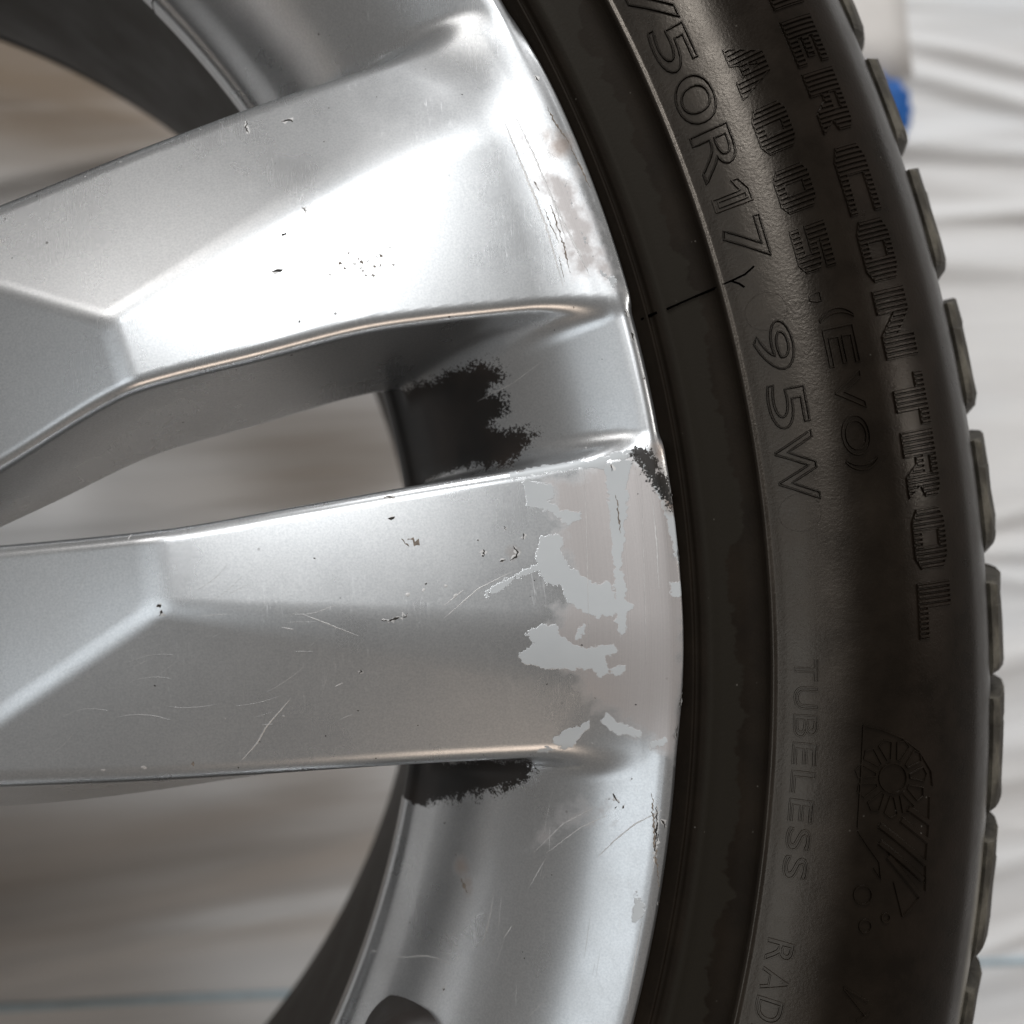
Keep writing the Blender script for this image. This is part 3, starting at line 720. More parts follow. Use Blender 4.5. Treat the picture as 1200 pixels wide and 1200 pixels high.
def split_parts(P, N, F, names, mats, parent, worn):
    c = P[F].mean(1)
    _, rim, su, sl = field(c[:, 0], c[:, 1], c[:, 2], True)
    lab = np.argmin(np.stack([rim, su, sl]), 0)
    objs = []
    for k in range(3):
        f = F[lab == k]
        used, inv = np.unique(f, return_inverse=True)
        p, nn = P[used], N[used]
        at = None
        if worn:
            ru = np.full(len(p), 8.0)
            for x, y, z, rad in RUST:
                ru = np.minimum(ru, np.sqrt(((p - np.array([x, y, z])) ** 2).sum(1)) - rad)
            at = {'bare': near_dist(p, BARE, 12, {1: 2.2}), 'patch': near_dist(p, PATCH, 9, {12: 0.9}), 'black': near_dist(p, BLACK), 'rust': ru}
        if at:
            rr = np.hypot(p[:, 0], p[:, 1])
            at['black'] = np.where((at['black'] < 3.5) & (rr < 200) & (k == 0), at['black'] - np.clip((195.5 - rr) * 1.0, 0, 4), at['black']) - 0.25
        o = mesh_obj(names[k], p * MM, inv.reshape(f.shape), mats, parent, True, nn, at)
        o.location.z = ZO * MM
        objs.append(o)
    return objs


wheel = empty("car_wheel")
tag(wheel, "scuffed silver alloy car wheel with black tyre lying on plastic sheeting", "wheel")

P_, N_, F_ = surface_nets(72.0, 234.2, 0.62, -31, 41, 404, -49.0, 1.6, 0.62)
hero = split_parts(P_, N_, F_, ("rim", "spoke", "spoke"), M['worn'], wheel, True)
tag(hero[1], "spoke with scratched outer end near the rim edge")
tag(hero[2], "spoke with flaking grey paint at its outer end")
P_, N_, F_ = surface_nets(71.0, 234.4, 1.6, -31, 41, 150, -49.0, 2.6, 1.6)
plain = split_parts(P_, N_, F_, ("rim", "spoke", "spoke"), M['paint'], wheel, False)
for k in range(1, 5):
    for o in plain:
        c = o if k == 1 else share(o.name.split('.')[0], o, wheel)
        c.location.z = ZO * MM
        c.rotation_euler.z = math.radians(72 * k)


def lathe(name, prof, mat, parent, seg=360, closed=False):
    prof = np.array(prof, float)
    n = len(prof)
    a = np.linspace(0, 2 * np.pi, seg, endpoint=False)
    v = np.stack([prof[None, :, 0] * np.cos(a)[:, None], prof[None, :, 0] * np.sin(a)[:, None], np.repeat(prof[None, :, 1], seg, 0)], 2).reshape(-1, 3)
    i = np.arange(seg)[:, None] * n; j = ((np.arange(seg) + 1) % seg)[:, None] * n
    k = np.arange(n - 1)[None, :]
    f = np.stack([i + k, j + k, j + k + 1, i + k + 1], 2).reshape(-1, 4)
    o = mesh_obj(name, v * MM, f, mat, parent)
    o.location.z = ZO * MM
    return o


# barrel behind the spokes, with its rear flange
lathe("barrel", [(192, -47.5), (193.2, -50), (196.5, -56), (197.2, -66), (198, -110), (200, -150), (202.2, -176), (203.5, -180), (212, -190), (226, -196),
                 (232, -197), (233, -199), (231.5, -201), (225, -200), (211, -196), (206, -190)][::-1], M['barrel'], wheel, 256)
# hub with centre bore cap and bolt seats (left of the picture)
hub_bm = [(4, -19), (28, -19), (32, -20), (33, -24), (36, -24), (38, -20), (60, -19.5), (72, -19), (78, -21), (79, -38), (74, -44), (60, -48), (30, -48)]
hub = lathe("hub", hub_bm[::-1], M['paint'], wheel, 160)
cap = lathe("centre_cap", [(33, -22), (31.5, -17.5), (28, -15.5), (0.01, -14.5)][::-1], M['barrel'], wheel, 96)
bolt0 = None
for k in range(5):
    a = math.radians(8.2 + 72 * k)
    if bolt0 is None:
        bolt0 = lathe("wheel_bolt", [(0.01, -12), (7, -12), (8.5, -13), (8.5, -20), (12, -20.5), (12, -14.6), (13.5, -14.2), (14, -18)], M['barrel'], wheel, 6)
        b = bolt0
    else:
        b = share("wheel_bolt", bolt0, wheel)
    b.location = (56 * MM * math.cos(a), 56 * MM * math.sin(a), ZO * MM)


# valve on the lower flank
def lathe_local(name, prof, mat, parent, centre, axis, seg=48):
    o = lathe(name, prof, mat, parent, seg)
    o.location = P3(*centre)
    o.rotation_euler = Vector(axis).to_track_quat('Z', 'Y').to_euler()
    return o


VC = (179.6, -94.0, -24.5)
VN = (-0.06, -0.04, 0.99)
valve = lathe_local("valve", [(10.2, -9), (10.2, -3)] + [(10.2 * math.cos(t), 8.0 * math.sin(t)) for t in np.linspace(0, 1.18, 16)] + [(3.6, 7.6), (3.4, 15), (3.4, 24), (3.2, 25)][::-1], M['valve'], wheel, VC, VN)
lathe_local("valve_cap", [(4.1, 24), (4.4, 25), (4.4, 33), (3.6, 34.5), (0.01, 35)][::-1], M['brass'], valve, (0, 0, -ZO), (0, 0, 1))


# chips, scratches and corrosion spots: thin raised flakes that follow the surface
def settle(p):
    p = np.array(p, float)
    for _ in range(6):
        f = field(p[:, 0], p[:, 1], p[:, 2]); G = grad(p[:, 0], p[:, 1], p[:, 2])
        p = p - G * (f / np.maximum((G * G).sum(1), 0.1))[:, None]
    G = grad(p[:, 0], p[:, 1], p[:, 2])
    return p, G / np.linalg.norm(G, axis=1)[:, None]


def ribbon(pts, w, rough_edge, lift=1.0):
    p = np.array(pts, float)
    seg = np.linalg.norm(np.diff(p, axis=0), axis=1)
    L = max(seg.sum(), 1e-3)
    n = max(4, int(L / 0.35))
    s = np.concatenate([[0], np.cumsum(seg)])
    t = np.linspace(0, L, n)
    q = np.stack([np.interp(t, s, p[:, k]) for k in range(3)], 1)
    q, N = settle(q)
    T = np.gradient(q, axis=0); T /= np.maximum(np.linalg.norm(T, axis=1), 1e-6)[:, None]
    B = np.cross(N, T)
    prof = np.sin(np.linspace(0.25, np.pi - 0.25, n))
    w1 = w / 2 * prof * (1 + rough_edge * RNG.normal(0, 1, n)).clip(0.15, 2.2)
    w2 = w / 2 * prof * (1 + rough_edge * RNG.normal(0, 1, n)).clip(0.15, 2.2)
    jit = B * (rough_edge * w * 0.35 * RNG.normal(0, 1, n))[:, None]
    a = q + jit + B * w1[:, None] + N * 0.02 * lift; b = q + jit - B * w2[:, None] + N * 0.02 * lift
    m = q + jit + N * 0.05 * lift
    v = np.concatenate([a, m, b])
    f = [[i, i + 1, n + i + 1, n + i] for i in range(n - 1)] + [[n + i, n + i + 1, 2 * n + i + 1, 2 * n + i] for i in range(n - 1)]
    return v, f


def collect(name, mat, items):
    V, Fs, off = [], [], 0
    for it in items:
        v, f = ribbon(*it)
        V.append(v); Fs += [[i + off for i in q] for q in f]; off += len(v)
    o = mesh_obj(name, np.concatenate(V) * MM, Fs, mat, wheel)
    o.location.z = ZO * MM
    o["kind"] = "stuff"
    return o


darks, lights, browns = [], [], []
for pts, w, k in MARKS:
    if len(pts) == 1: continue
    {'d': darks, 'l': lights, 'b': browns}[k].append((pts, w, {'d': 0.75, 'l': 0.25, 'b': 0.8}[k]))
    if k == 'd': lights.append((pts, w * 1.9, 0.8, 0.45))
# swirl of fine polishing scratches on the lower spoke and pin-head chips
for _ in range(34):
    cx, cy = RNG.uniform(120, 175), RNG.uniform(-30, 2)
    an = RNG.normal(0.35, 0.5); L = RNG.uniform(1.5, 9); cv = RNG.normal(0, 0.03)
    t = np.linspace(-L / 2, L / 2, 6)
    lights.append((np.stack([cx + t * math.cos(an) - cv * t * t * math.sin(an), cy + t * math.sin(an) + cv * t * t * math.cos(an), np.full(6, -5.0)], 1), RNG.uniform(0.03, 0.07), 0.1))
for _ in range(20):
    cx, cy = RNG.uniform(192, 224), RNG.uniform(-92, -46)
    if 189 < math.hypot(cx, cy) < 226:
        an = math.atan2(cy, cx) + math.pi / 2 + RNG.normal(0, 0.25); L = RNG.uniform(2, 8)
        t = np.linspace(-L / 2, L / 2, 5)
        z = np.interp(math.hypot(cx, cy), *FLANK)
        lights.append((np.stack([cx + t * math.cos(an), cy + t * math.sin(an), np.full(5, z)], 1), RNG.uniform(0.03, 0.08), 0.1))
for _ in range(90):
    cx, cy = RNG.uniform(118, 228), RNG.uniform(-95, 95)
    L = RNG.uniform(0.15, 0.5); an = RNG.uniform(0, 6.3)
    p = np.array([[cx, cy, -5.0], [cx + L * math.cos(an), cy + L * math.sin(an), -5.0]])
    q, _n = settle(p)
    if abs(field(q[:, 0], q[:, 1], q[:, 2])).max() < 0.05 and np.hypot(q[:, 0], q[:, 1]).max() < 231:
        (darks if RNG.random() < 0.6 else lights).append((q, RNG.uniform(0.12, 0.3), 0.6))
collect("paint_chips", M['chip'], darks)
collect("scratches", M['bright'], lights)
collect("corrosion_spots", M['brown'], browns)
# ------------------------------------------------------------------ tyre
WALL = [(226, -14), (229, -8), (232, -4), (233.6, -2.2), (234.4, -0.8), (234.7, -0.6), (235.0, -1.1), (235.5, -1.2), (235.8, -0.5), (236.2, -0.1), (237.5, 0.3), (238.0, 0.55), (238.5, 0.3), (240, 0.4), (244, 0.65), (247.9, 0.9), (248.2, 2.0), (248.5, 2.55), (248.8, 2.7), (249.2, 2.65),
        (250, 3.2), (252, 4.35), (254, 5.4), (256, 6.25), (258, 7.0), (260.5, 7.8), (263, 8.4), (265.5, 8.8), (268, 9.0), (271, 9.05), (274, 8.8), (277, 8.25), (280, 7.4), (283, 6.25), (286, 4.8), (289, 3.05), (292, 0.8), (295, -1.8), (297.6, -4.6), (299.0, -6.4), (299.4, -7.8), (300.2, -9.6),
        (300.8, -11.0), (301.2, -12.0), (302.2, -14.4), (303.6, -18), (305.0, -23), (307.6, -32), (312.5, -45), (314, -60), (315, -100)]
WALL = np.array(WALL, float)
fine_r = np.arange(249.6, 299.4, 0.8)
prof = np.concatenate([WALL[WALL[:, 0] < 249.5], np.stack([fine_r, pchip(WALL[:, 0], WALL[:, 1], fine_r)], 1), WALL[WALL[:, 0] > 299.5]])
back = prof[::-1].copy(); back[:, 1] = -200 - back[:, 1]
full = np.concatenate([prof, back[1:]])
tyre = lathe("tyre", full[::-1], M['rubber'], wheel, 900)
tyre.location.z = ZO * MM
PR, PZ = prof[:, 0], prof[:, 1]


def wall_pt(r, a, lift=0.0):
    """point on the sidewall, raised by lift along its normal (a in degrees)"""
    r = np.asarray(r, float); a = np.radians(np.asarray(a, float))
    z = np.interp(r, PR, PZ)
    s = (np.interp(r + 0.6, PR, PZ) - np.interp(r - 0.6, PR, PZ)) / 1.2
    n = 1 / np.sqrt(1 + s * s)
    rr = r - s * n * lift
    return np.stack([rr * np.cos(a), rr * np.sin(a), z + n * lift], -1)


def rib(ra, w, h, closed=False, taper=False):
    """raised bar along a list of (r, angle); returns verts, faces"""
    ra = np.array(ra, float)
    rm = ra[:, 0].mean()
    s = np.stack([-np.radians(ra[:, 1]) * rm, ra[:, 0]], 1)      # flat mm coordinates on the wall
    n = len(s)
    if closed:
        T = np.roll(s, -1, 0) - np.roll(s, 1, 0)
    else:
        T = np.gradient(s, axis=0)
    T /= np.maximum(np.linalg.norm(T, axis=1), 1e-6)[:, None]
    B = np.stack([-T[:, 1], T[:, 0]], 1)
    rows = []
    for off, lift in ((w / 2, -0.10), (w / 4.5, h), (-w / 4.5, h), (-w / 2, -0.10)):
        q = s + B * off
        rows.append(wall_pt(q[:, 1], -np.degrees(q[:, 0] / rm), lift))
    v = np.concatenate(rows)
    f = []
    m = n if closed else n - 1
    for k in range(3):
        for i in range(m):
            j = (i + 1) % n
            f.append([k * n + i, k * n + j, (k + 1) * n + j, (k + 1) * n + i])
    if not closed:
        f += [[0, n, 2 * n, 3 * n], [n - 1, 4 * n - 1, 3 * n - 1, 2 * n - 1]]
    return v, f


def rib_object(name, ribs, mat, parent):
    V, Fs, off = [], [], 0
    for v, f in ribs:
        V.append(v); Fs += [[i + off for i in q] for q in f]; off += len(v)
    o = mesh_obj(name, np.concatenate(V) * MM, Fs, mat, parent, smooth=False)
    return o


def glyph_loops(ch, offset=0.0, frame=None):
    cu = bpy.data.curves.new("glyph", 'FONT')
    cu.body = ch
    cu.fill_mode = 'NONE'
    cu.resolution_u = 5
    cu.offset = offset
    ob = bpy.data.objects.new("glyph", cu)
    COL.objects.link(ob)
    dg = bpy.context.evaluated_depsgraph_get()
    me = ob.evaluated_get(dg).to_mesh()
    vs = np.array([v.co[:2] for v in me.vertices])
    nb = {}
    for e in me.edges:
        a, b = e.vertices
        nb.setdefault(a, []).append(b); nb.setdefault(b, []).append(a)
    loops, seen = [], set()
    for s in nb:
        if s in seen: continue
        loop, cur, prev = [], s, None
        while cur not in seen:
            seen.add(cur); loop.append(cur)
            nx = [q for q in nb[cur] if q != prev and q not in seen]
            if not nx: break
            prev, cur = cur, nx[0]
        if len(loop) > 2: loops.append(vs[loop])
    bpy.data.objects.remove(ob); bpy.data.curves.remove(cu)
    lo = np.min([l.min(0) for l in loops], 0); hi = np.max([l.max(0) for l in loops], 0)
    if frame is not None: lo, hi = frame
    return [(l - lo) / np.maximum(hi - lo, 1e-6) for l in loops], (lo, hi)


def clean(ra, mind):
    out = [ra[0]]
    for p in ra[1:]:
        if math.hypot((p[1] - out[-1][1]) * 4.4, p[0] - out[-1][0]) > mind: out.append(p)
    return out


GL = {'1': [np.array([(.38, 0), (.80, 0), (.80, 1), (.42, 1), (0, .80), (0, .62), (.38, .76)]), np.array([(.5, .12), (.68, .12), (.68, .88), (.5, .88)])]}
def outline_letter(ch, a0, a1, r0, r1, w=0.62, h=0.46, slant=0.0, double=False):
    key = (ch, double)
    if ch in GL: key = ch
    if key not in GL:
        if double:
            outer, fr = glyph_loops(ch, 0.045)
            GL[key] = outer + glyph_loops(ch, -0.012, fr)[0]
        else:
            GL[key] = glyph_loops(ch)[0]
    ribs = []
    for l in GL[key]:
        ra = [(r0 + v * (r1 - r0), a0 + (u + slant * v) * (a1 - a0)) for u, v in l]
        dense = []
        for i in range(len(ra)):
            p, q = ra[i], ra[(i + 1) % len(ra)]
            k = max(1, int(math.hypot((q[1] - p[1]) * 4.4, q[0] - p[0]) / 0.9))
            dense += [(p[0] + (q[0] - p[0]) * t / k, p[1] + (q[1] - p[1]) * t / k) for t in range(k)]
        ra = clean(dense, 0.12)
        if len(ra) > 3: ribs.append(rib(ra, w, h, True))
    return rib_object("raised_letter", ribs, M['rubber'], tyre)


# size and load code: outlined characters between the rib and the crown of the sidewall
for ch, a0, a1, r0, r1 in (('5', 27.6, 25.7, 251.5, 257.4), ('/', 23.6, 21.75, 251.3, 257.4), ('5', 21.65, 19.85, 251.6, 257.4), ('0', 19.35, 17.5, 251.5, 257.5), ('R', 17.0, 15.1, 251.5, 257.6), ('1', 14.75, 13.6, 251.5, 257.4), ('7', 13.1, 11.5, 251.3, 257.6),
                           ('9', 8.75, 6.9, 251.6, 257.5), ('5', 6.2, 4.5, 251.9, 257.7), ('W', 4.15, 1.5, 251.6, 257.6)):
    outline_letter(ch, a0 + 0.06, a1 - 0.06, r0 - 0.1, r1 + 0.1, 0.52, 0.50, 0.0, True)
w_, x0 = 1.02, -5.0
for i, ch in enumerate("TUBELESS"):
    outline_letter(ch, x0 - i * 1.125, x0 - i * 1.125 - 0.86, 251.9, 255.5, 0.40, 0.30)
for i, ch in enumerate("RADIAL"):
    outline_letter(ch, -16.2 - i * 1.13, -16.2 - i * 1.13 - (0.86 if ch != 'I' else 0.3), 251.2, 255.2, 0.40, 0.30)
for ch, a0, a1, r0, r1 in (("'", 9.5, 9.15, 262.0, 264.0), ('(', 8.75, 8.3, 262.8, 269.2), ('E', 8.0, 6.5, 262.9, 268.5), ('V', 6.2, 4.75, 262.9, 268.0), ('O', 4.5, 2.95, 262.8, 267.8), (')', 2.8, 2.35, 262.8, 268.6)):
    outline_letter(ch, a0, a1, r0, r1, 0.42, 0.34)

# serrated block capitals: every stroke is filled with fine radial ribs (u along the word, v outwards)
GLY = {
    'E': [[(0, 0), (1, 0), (1, .26), (.42, .26), (.42, .40), (.85, .40), (.85, .62), (.42, .62), (.42, .76), (1, .76), (1, 1), (0, 1)]],
    'R': [[(0, 0), (.38, 0), (.38, .34), (.5, .34), (.68, 0), (1, 0), (.82, .38), (1, .5), (1, .88), (.88, 1), (0, 1)], [(.38, .56), (.66, .56), (.66, .78), (.38, .78)]],
    'C': [[(.2, 0), (1, 0), (1, .2), (.42, .24), (.42, .76), (1, .78), (1, 1), (.2, 1), (0, .84), (0, .16)]],
    'O': [[(.2, 0), (.8, 0), (1, .16), (1, .84), (.8, 1), (.2, 1), (0, .84), (0, .16)], [(.36, .24), (.64, .24), (.64, .76), (.36, .76)]],
    'N': [[(0, 0), (.34, 0), (.34, .52), (.66, 0), (1, 0), (1, 1), (.66, 1), (.66, .48), (.34, 1), (0, 1)]],
    'T': [[(.3, 0), (.7, 0), (.7, .70), (1, .70), (1, 1), (0, 1), (0, .70), (.3, .70)]],
    'L': [[(0, 0), (1, 0), (1, .26), (.42, .26), (.42, 1), (0, 1)]],
    'A': [[(0, 0), (.34, 0), (.40, .24), (.62, .24), (.68, 0), (1, 0), (.68, 1), (.34, 1)], [(.44, .46), (.58, .46), (.51, .76)]],
    'H': [[(0, 0), (.36, 0), (.36, .38), (.64, .38), (.64, 0), (1, 0), (1, 1), (.64, 1), (.64, .62), (.36, .62), (.36, 1), (0, 1)]],
    '5': [[(0, 0), (.8, 0), (1, .16), (1, .5), (.85, .64), (.38, .64), (.38, .74), (1, .74), (1, 1), (0, 1), (0, .42), (.62, .42), (.62, .24), (0, .24)]],
}
GLY['0'] = GLY['O']


def spans(loops, u):
    hit = []
    for poly in loops:
        for i in range(len(poly)):
            (u0, v0), (u1, v1) = poly[i], poly[(i + 1) % len(poly)]
            if (u0 > u) != (u1 > u):
                hit.append(v0 + (v1 - v0) * (u - u0) / (u1 - u0))
    hit.sort()
    return [(hit[i], hit[i + 1]) for i in range(0, len(hit) - 1, 2)]


def serrated_letter(ch, a0, a1, r0, r1, pitch=0.18, h=0.42):
    n = max(5, int(abs(a1 - a0) / pitch))
    ribs = []
    for i in range(n):
        u = (i + 0.5) / n
        for v0, v1 in spans(GLY[ch], u):
            if v1 - v0 < 0.04: continue
            a = a0 + u * (a1 - a0)
            k = max(2, int((v1 - v0) * 5))
            ribs.append(rib([(r0 + (v0 + (v1 - v0) * t / k) * (r1 - r0), a + 0.10 * (v0 + (v1 - v0) * t / k)) for t in range(k + 1)], pitch * 4.75 * 1.0, h))
    for l in GLY[ch]:
        dense = []
        for i in range(len(l)):
            p, q = l[i], l[(i + 1) % len(l)]
            k = max(1, int(math.hypot((q[0] - p[0]) * (a1 - a0) * 4.75, (q[1] - p[1]) * (r1 - r0)) / 0.8))
            for t in range(k):
                u, v = p[0] + (q[0] - p[0]) * t / k, p[1] + (q[1] - p[1]) * t / k
                dense.append((r0 + v * (r1 - r0), a0 + u * (a1 - a0) + 0.10 * v))
        ribs.append(rib(clean(dense, 0.12), 0.40, 0.29, True))
    return rib_object("serrated_letter", ribs, M['rubber'], tyre)


for ch, a0, a1 in (('H', 22.6, 20.4), ('E', 19.9, 18.05), ('R', 17.75, 15.35), ('C', 14.7, 12.05), ('O', 11.75, 9.4), ('N', 9.05, 6.4), ('T', 5.75, 3.75), ('R', 3.55, 1.05), ('O', 0.58, -1.65), ('L', -2.2, -4.25)):
    serrated_letter(ch, a0, a1, 274.0, 281.7)
for ch, a0, a1 in (('A', 19.75, 17.6), ('0', 17.05, 15.2), ('0', 14.5, 12.75), ('5', 12.1, 10.3)):
    serrated_letter(ch, a0, a1, 261.7, 268.3, 0.18)

# weather emblem: sun with petals, slanted rain strokes, snow dots, curved frame
em = [rib(clean(l, 0.05), 0.45, 0.30) for l in [np.array(q).tolist() for q in LOGO_LINES]]
def dens(l, k=6):
    l = np.array(l); t = np.linspace(0, 1, k)[:, None]
    return (l[0] + (l[1] - l[0]) * t).tolist()
rib_object("emblem_frame", em, M['rubber'], tyre)
for l in LOGO_STRIPES:
    rib_object("emblem_stroke", [rib(dens(l), 1.5, 0.42)], M['rubber'], tyre)
sr, sa = LOGO_SUN
def loc(du, dv): return (sr + dv, sa - math.degrees(du / sr))
circ = lambda cx, cy, rad, k=22: [loc(cx + rad * math.cos(t * 2 * math.pi / k), cy + rad * math.sin(t * 2 * math.pi / k)) for t in range(k)]
rib_object("emblem_sun", [rib(circ(0, 0, 2.6), 0.4, 0.34, True)], M['rubber'], tyre)
for k in range(11):
    t = 2 * math.pi * k / 11
    pts = []
    for q, d in ((3.3, -0.10), (6.3, -0.20), (6.9, 0.0), (6.3, 0.20), (3.3, 0.10)):
        pts.append(loc(q * math.cos(t + d * 1.0), q * math.sin(t + d * 1.0)))
    rib_object("emblem_petal", [rib(pts, 0.35, 0.30, True)], M['rubber'], tyre)
for (r_, a_), rad in LOGO_DOTS:
    rib_object("emblem_dot", [rib([(r_ + rad * math.sin(t * 2 * math.pi / 14), a_ + math.degrees(rad * math.cos(t * 2 * math.pi / 14) / r_)) for t in range(14)], 0.4, 0.3, True)], M['rubber'], tyre)
rib_object("raised_letter", [rib(dens([l[0], l[-1]]), 0.45, 0.3) for l in A_LINES], M['rubber'], tyre)
# mould plug ring marks and the radial mould seam with its fork
for a_, r_ in ((0.95, 254.2), (9.3, 254.6)):
    rib_object("mould_ring", [rib([(r_ + 3.4 * math.sin(t * 2 * math.pi / 40), a_ + math.degrees(3.4 * math.cos(t * 2 * math.pi / 40) / r_)) for t in range(40)], 0.22, 0.06, True)], M['rubber'], tyre)
rib_object("mould_seam", [rib([(233.9, 10.40), (235, 10.44), (236.4, 10.47)], 0.55, 0.35), rib([(238.2, 10.5), (241, 10.62), (244, 10.74), (248, 10.88), (250.5, 10.92), (252.8, 11.0), (254.5, 11.2)], 0.42, 0.35),
                          rib([(250.6, 10.9), (251.6, 10.7), (252.2, 10.5)], 0.42, 0.3)], M['crack'], tyre)

# tread: shoulder blocks with a groove between them, both sides, and three running ribs
ends = [19.72, 15.20, 10.04, 4.58, -0.93, -5.78, -10.97, -16.36]
starts = [18.44, 13.88, 8.51, 3.10, -2.40, -6.78, -12.14, -17.61]
pitch = (360 + ends[-1] - ends[0]) / 60.0
blocks = [(starts[i], ends[i + 1]) for i in range(7)]
for i in range(60):
    blocks.append((ends[-1] - 1.27 - i * pitch, ends[-1] - (i + 1) * pitch))
BP = np.array([(298.9, -8.2), (299.6, -6.0), (302.3, -7.7), (305.5, -11.0), (309.0, -15.5), (312.1, -20.7), (313.5, -24.8), (316.2, -34), (320.5, -48), (322.3, -62), (322.3, -70), (311.5, -70)])


def block_mesh(da, seed):
    rg = np.random.default_rng(seed)
    n = len(BP)
    ts = [0.0, 0.03, 0.25, 0.27, 0.5, 0.75, 0.9, 0.96, 1.0, 1.08]
    inset = [0.35, 0.0, 0.05, 0.0, 0.08, 0.0, 0.05, 0.35, 0.9, 3.2]
    k = len(ts)
    V = []
    wear = rg.normal(0, 0.12, (k, n))
    for i, t in enumerate(ts):
        for j, (r, z) in enumerate(BP):
            f = np.clip((r - 302) / 20, 0, 1)
            a = math.radians(-da * t + 1.3 * f * (1 - t) - (0.35 * f if t == 0 else 0))
            q = inset[i] * (1.0 if 2 <= j < n - 1 else 0.25) + (wear[i, j] if 2 <= j < n - 1 else 0)
            V.append(((r - q * 0.75) * math.cos(a), (r - q * 0.75) * math.sin(a), z - q * 0.5))
    Fc = []
    for i in range(k - 1):
        for j in range(n):
            j2 = (j + 1) % n
            Fc.append([i * n + j, i * n + j2, (i + 1) * n + j2, (i + 1) * n + j])
    Fc += [[j for j in range(n)][::-1], [(k - 1) * n + j for j in range(n)]]
    return np.array(V), Fc


cache = {}
for ib, (a0, a1) in enumerate(blocks):
    da = round(a0 - a1, 2)
    for side in (1, -1):
        key = (da, side)
        if key not in cache:
            v, f = block_mesh(da, ib)
            if side < 0:
                v = v.copy(); v[:, 2] = -200 - v[:, 2]; f = [q[::-1] for q in f]
            o = mesh_obj("tread_block", v * MM, f, M['tread'], tyre, smooth=False)
            cache[key] = o
        else:
            o = share("tread_block", cache[key], tyre)
        o.rotation_euler.z = math.radians(a0)
for zc in (-84, -100, -116):
    o = lathe("tread_rib", [(314, zc - 6.4), (322.8, zc - 6.0), (323.0, zc), (322.8, zc + 6.0), (314, zc + 6.4)], M['tread'], tyre, 240)
    o.location.z = 0
# ------------------------------------------------------------------ what lies around: floor, plastic sheet, scraps of tape
def grid(name, x0, x1, y0, y1, nx, ny, fz, mat):
    X, Y = np.meshgrid(np.linspace(x0, x1, nx), np.linspace(y0, y1, ny))
    Zv = fz(X, Y)
    v = np.stack([X, Y, Zv], 2).reshape(-1, 3)
    i = (np.arange(ny - 1)[:, None] * nx + np.arange(nx - 1)[None]).reshape(-1)
    f = np.stack([i, i + 1, i + 1 + nx, i + nx], 1)
    return mesh_obj(name, v, f, mat)


fl = grid("floor", -3, 3, -3, 3, 2, 2, lambda X, Y: X * 0 - 0.016, M['floor'])
tag(fl, kind="structure")

FR = np.random.default_rng(5)
FOLDS = []
for _ in range(110):
    FOLDS.append((FR.uniform(-0.4, 0.85), FR.uniform(-0.5, 0.55), FR.normal(0.0, 0.10), FR.uniform(0.10, 0.45), FR.uniform(0.005, 0.016), FR.uniform(0.0010, 0.0048)))
FOLDS += [(0.645, 0.310, -0.20, 0.10, 0.006, 0.007), (0.640, 0.285, -0.24, 0.12, 0.007, 0.008), (0.66, 0.245, -0.03, 0.2, 0.008, 0.007), (0.7, 0.205, 0.02, 0.2, 0.006, 0.006)]


def film_z(X, Y):
    Z = np.zeros_like(X)
    for cx, cy, an, L, w, h in FOLDS:
        dx, dy = X - cx, Y - cy
        t = dx * math.cos(an) + dy * math.sin(an)
        s = -dx * math.sin(an) + dy * math.cos(an) + 0.06 * t * t * math.sin(cx * 40)
        Z += h * np.exp(-(s / w) ** 2) * np.clip(1 - (t / L) ** 2, 0, 1)
    Z += 0.0015 * np.sin(X * 9 + 2) * np.sin(Y * 14)
    Z = np.clip(Z, -0.004, 0.014)
    return Z


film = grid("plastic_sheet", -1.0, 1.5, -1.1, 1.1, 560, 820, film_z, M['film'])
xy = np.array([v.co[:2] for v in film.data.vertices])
wheel_shade = np.zeros(len(xy))  # painted shade: browner zones where the sheet shows through the wheel openings
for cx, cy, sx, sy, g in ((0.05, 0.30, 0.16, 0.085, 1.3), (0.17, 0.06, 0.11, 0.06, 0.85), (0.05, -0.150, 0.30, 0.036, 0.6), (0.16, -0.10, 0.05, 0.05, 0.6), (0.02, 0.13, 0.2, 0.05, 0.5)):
    wheel_shade = np.maximum(wheel_shade, g * np.exp(-((xy[:, 0] - cx) / sx) ** 2 - ((xy[:, 1] - cy) / sy) ** 2))
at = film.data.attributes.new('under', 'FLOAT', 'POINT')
at.data.foreach_set('value', wheel_shade.astype(np.float32))
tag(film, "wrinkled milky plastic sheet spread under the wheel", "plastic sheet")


def torn(name, outline, mat, z0, amp, th=0.0006):
    """a crumpled scrap: irregular outline filled with rings towards its centre, real thickness"""
    o = np.array(outline); c = o.mean(0)
    n = len(o); rings = 6
    top, F = [], []
    for k in range(rings):
        s = 1 - k / rings
        for p in o:
            q = c + (p - c) * s
            top.append((q[0], q[1], z0 + amp * (1 - s * s) + FR.normal(0, amp * 0.22) * (0.3 + 0.7 * (1 - s))))
    top.append((c[0], c[1], z0 + amp))
    m = len(top)
    for k in range(rings - 1):
        for i in range(n):
            j = (i + 1) % n
            F.append([k * n + i, k * n + j, (k + 1) * n + j, (k + 1) * n + i])
    for i in range(n):
        F.append([(rings - 1) * n + i, (rings - 1) * n + (i + 1) % n, m - 1])
    bot = [(x, y, z - th) for x, y, z in top]
    F2 = [[q + m for q in f][::-1] for f in F]
    side = [[i, i + m, (i + 1) % n + m, (i + 1) % n] for i in range(n)]
    return mesh_obj(name, np.array(top + bot), F + F2 + side, mat)


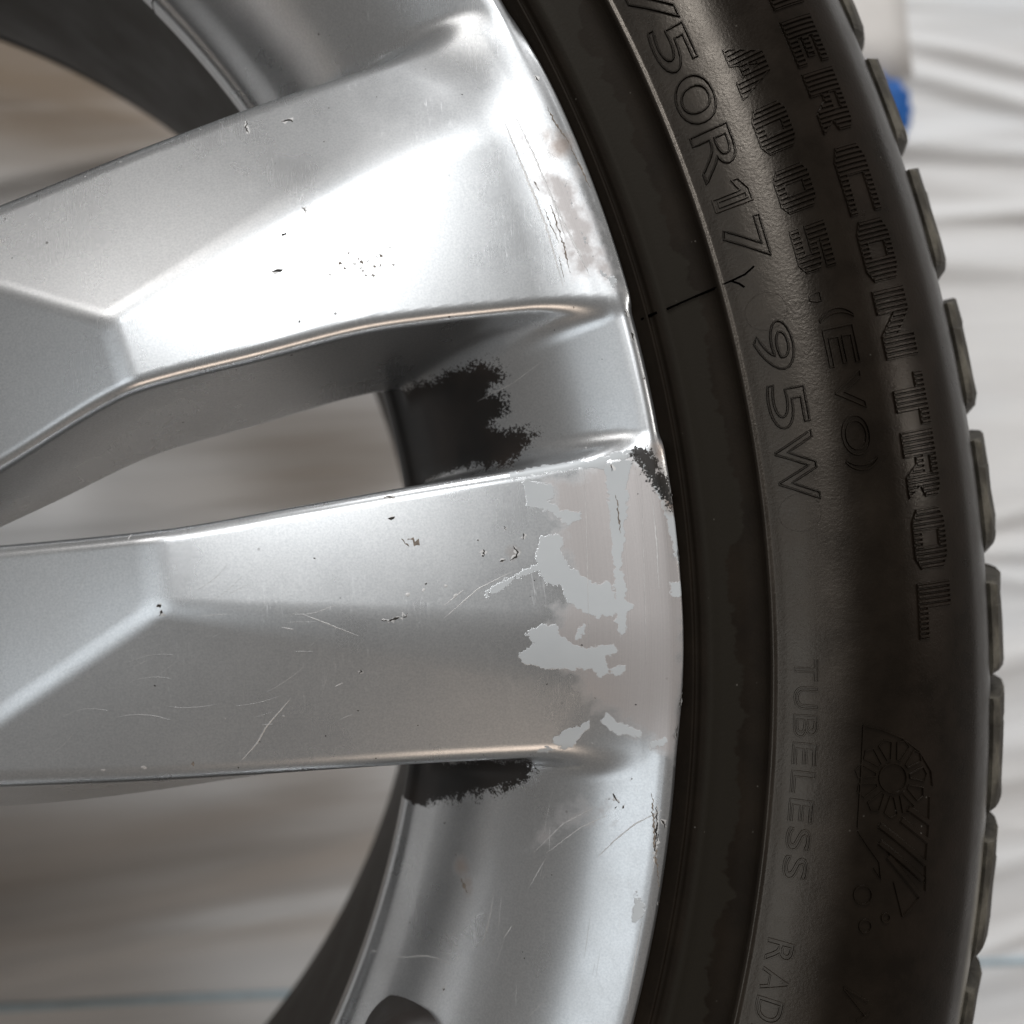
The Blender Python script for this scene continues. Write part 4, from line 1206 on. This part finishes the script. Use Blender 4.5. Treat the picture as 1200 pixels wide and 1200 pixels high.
def wob(pts, k, amp):
    out = []
    for i in range(len(pts)):
        a, b = np.array(pts[i]), np.array(pts[(i + 1) % len(pts)])
        for t in range(k):
            out.append(tuple(a + (b - a) * t / k + FR.normal(0, amp, 2)))
    return out


tp = torn("tape_scrap", wob([(0.5334, 0.3015), (0.543, 0.2961), (0.5506, 0.2928), (0.5544, 0.2889), (0.5624, 0.2895), (0.5683, 0.2822), (0.5689, 0.2709), (0.567, 0.2596), (0.5624, 0.2511), (0.5594, 0.2455), (0.5483, 0.2444), (0.5334, 0.2735)], 4, 0.001), M['tape'], 0.0150, 0.006)
tag(tp, "torn scrap of bright blue tape behind the tyre shoulder", "tape")
pp = grid("cream_board", 0.38, 0.5735, 0.2925, 0.60, 12, 12, lambda X, Y: 0.0140 + 0.0006 * np.sin(X * 30) + 0 * Y, M['paper'])
sol = pp.modifiers.new("thickness", 'SOLIDIFY'); sol.thickness = 0.002
tag(pp, "smooth cream board with straight edge behind the upper tyre", "board")


def strip(name, x0, x1, y_at, half, mat, lift):
    X = np.linspace(x0, x1, 260)
    rows = []
    for s_ in (-1, -0.3, 0.3, 1):
        Y = np.array([y_at(x) for x in X]) + s_ * half
        rows.append(np.stack([X, Y, film_z(X, Y) + lift], 1))
    v = np.concatenate(rows); n = len(X)
    f = [[k * n + i, k * n + i + 1, (k + 1) * n + i + 1, (k + 1) * n + i] for k in range(3) for i in range(n - 1)]
    o = mesh_obj(name, v, f, mat)
    o.modifiers.new("thickness", 'SOLIDIFY').thickness = 0.0003
    return o


st = strip("tape_strip", -0.2, 0.75, lambda x: -0.2135 - 0.113 * (x + 0.01), 0.0020, M['pale'], 0.0010)
tag(st, "narrow pale blue tape strip along the plastic sheet below the spokes", "tape")

# low three-legged ring stand that carries the tyre from behind
stand = empty("wheel_stand")
tag(stand, "low grey ring stand hidden behind the tyre", "stand")
lathe("support_ring", [(262, -209.3), (280, -209.3), (281, -211), (281, -219), (262, -219), (261, -211), (262, -209.3)][::-1], M['floor'], stand, 120)
leg0 = None
for k in range(3):
    if leg0 is None:
        leg0 = lathe("leg", [(9, -219.2), (8, -400), (14, -405), (14, -416)][::-1], M['floor'], stand, 24)
        o = leg0
    else:
        o = share("leg", leg0, stand)
    o.location = (0.271 * math.cos(2 * math.pi * k / 3), 0.271 * math.sin(2 * math.pi * k / 3), ZO * MM)
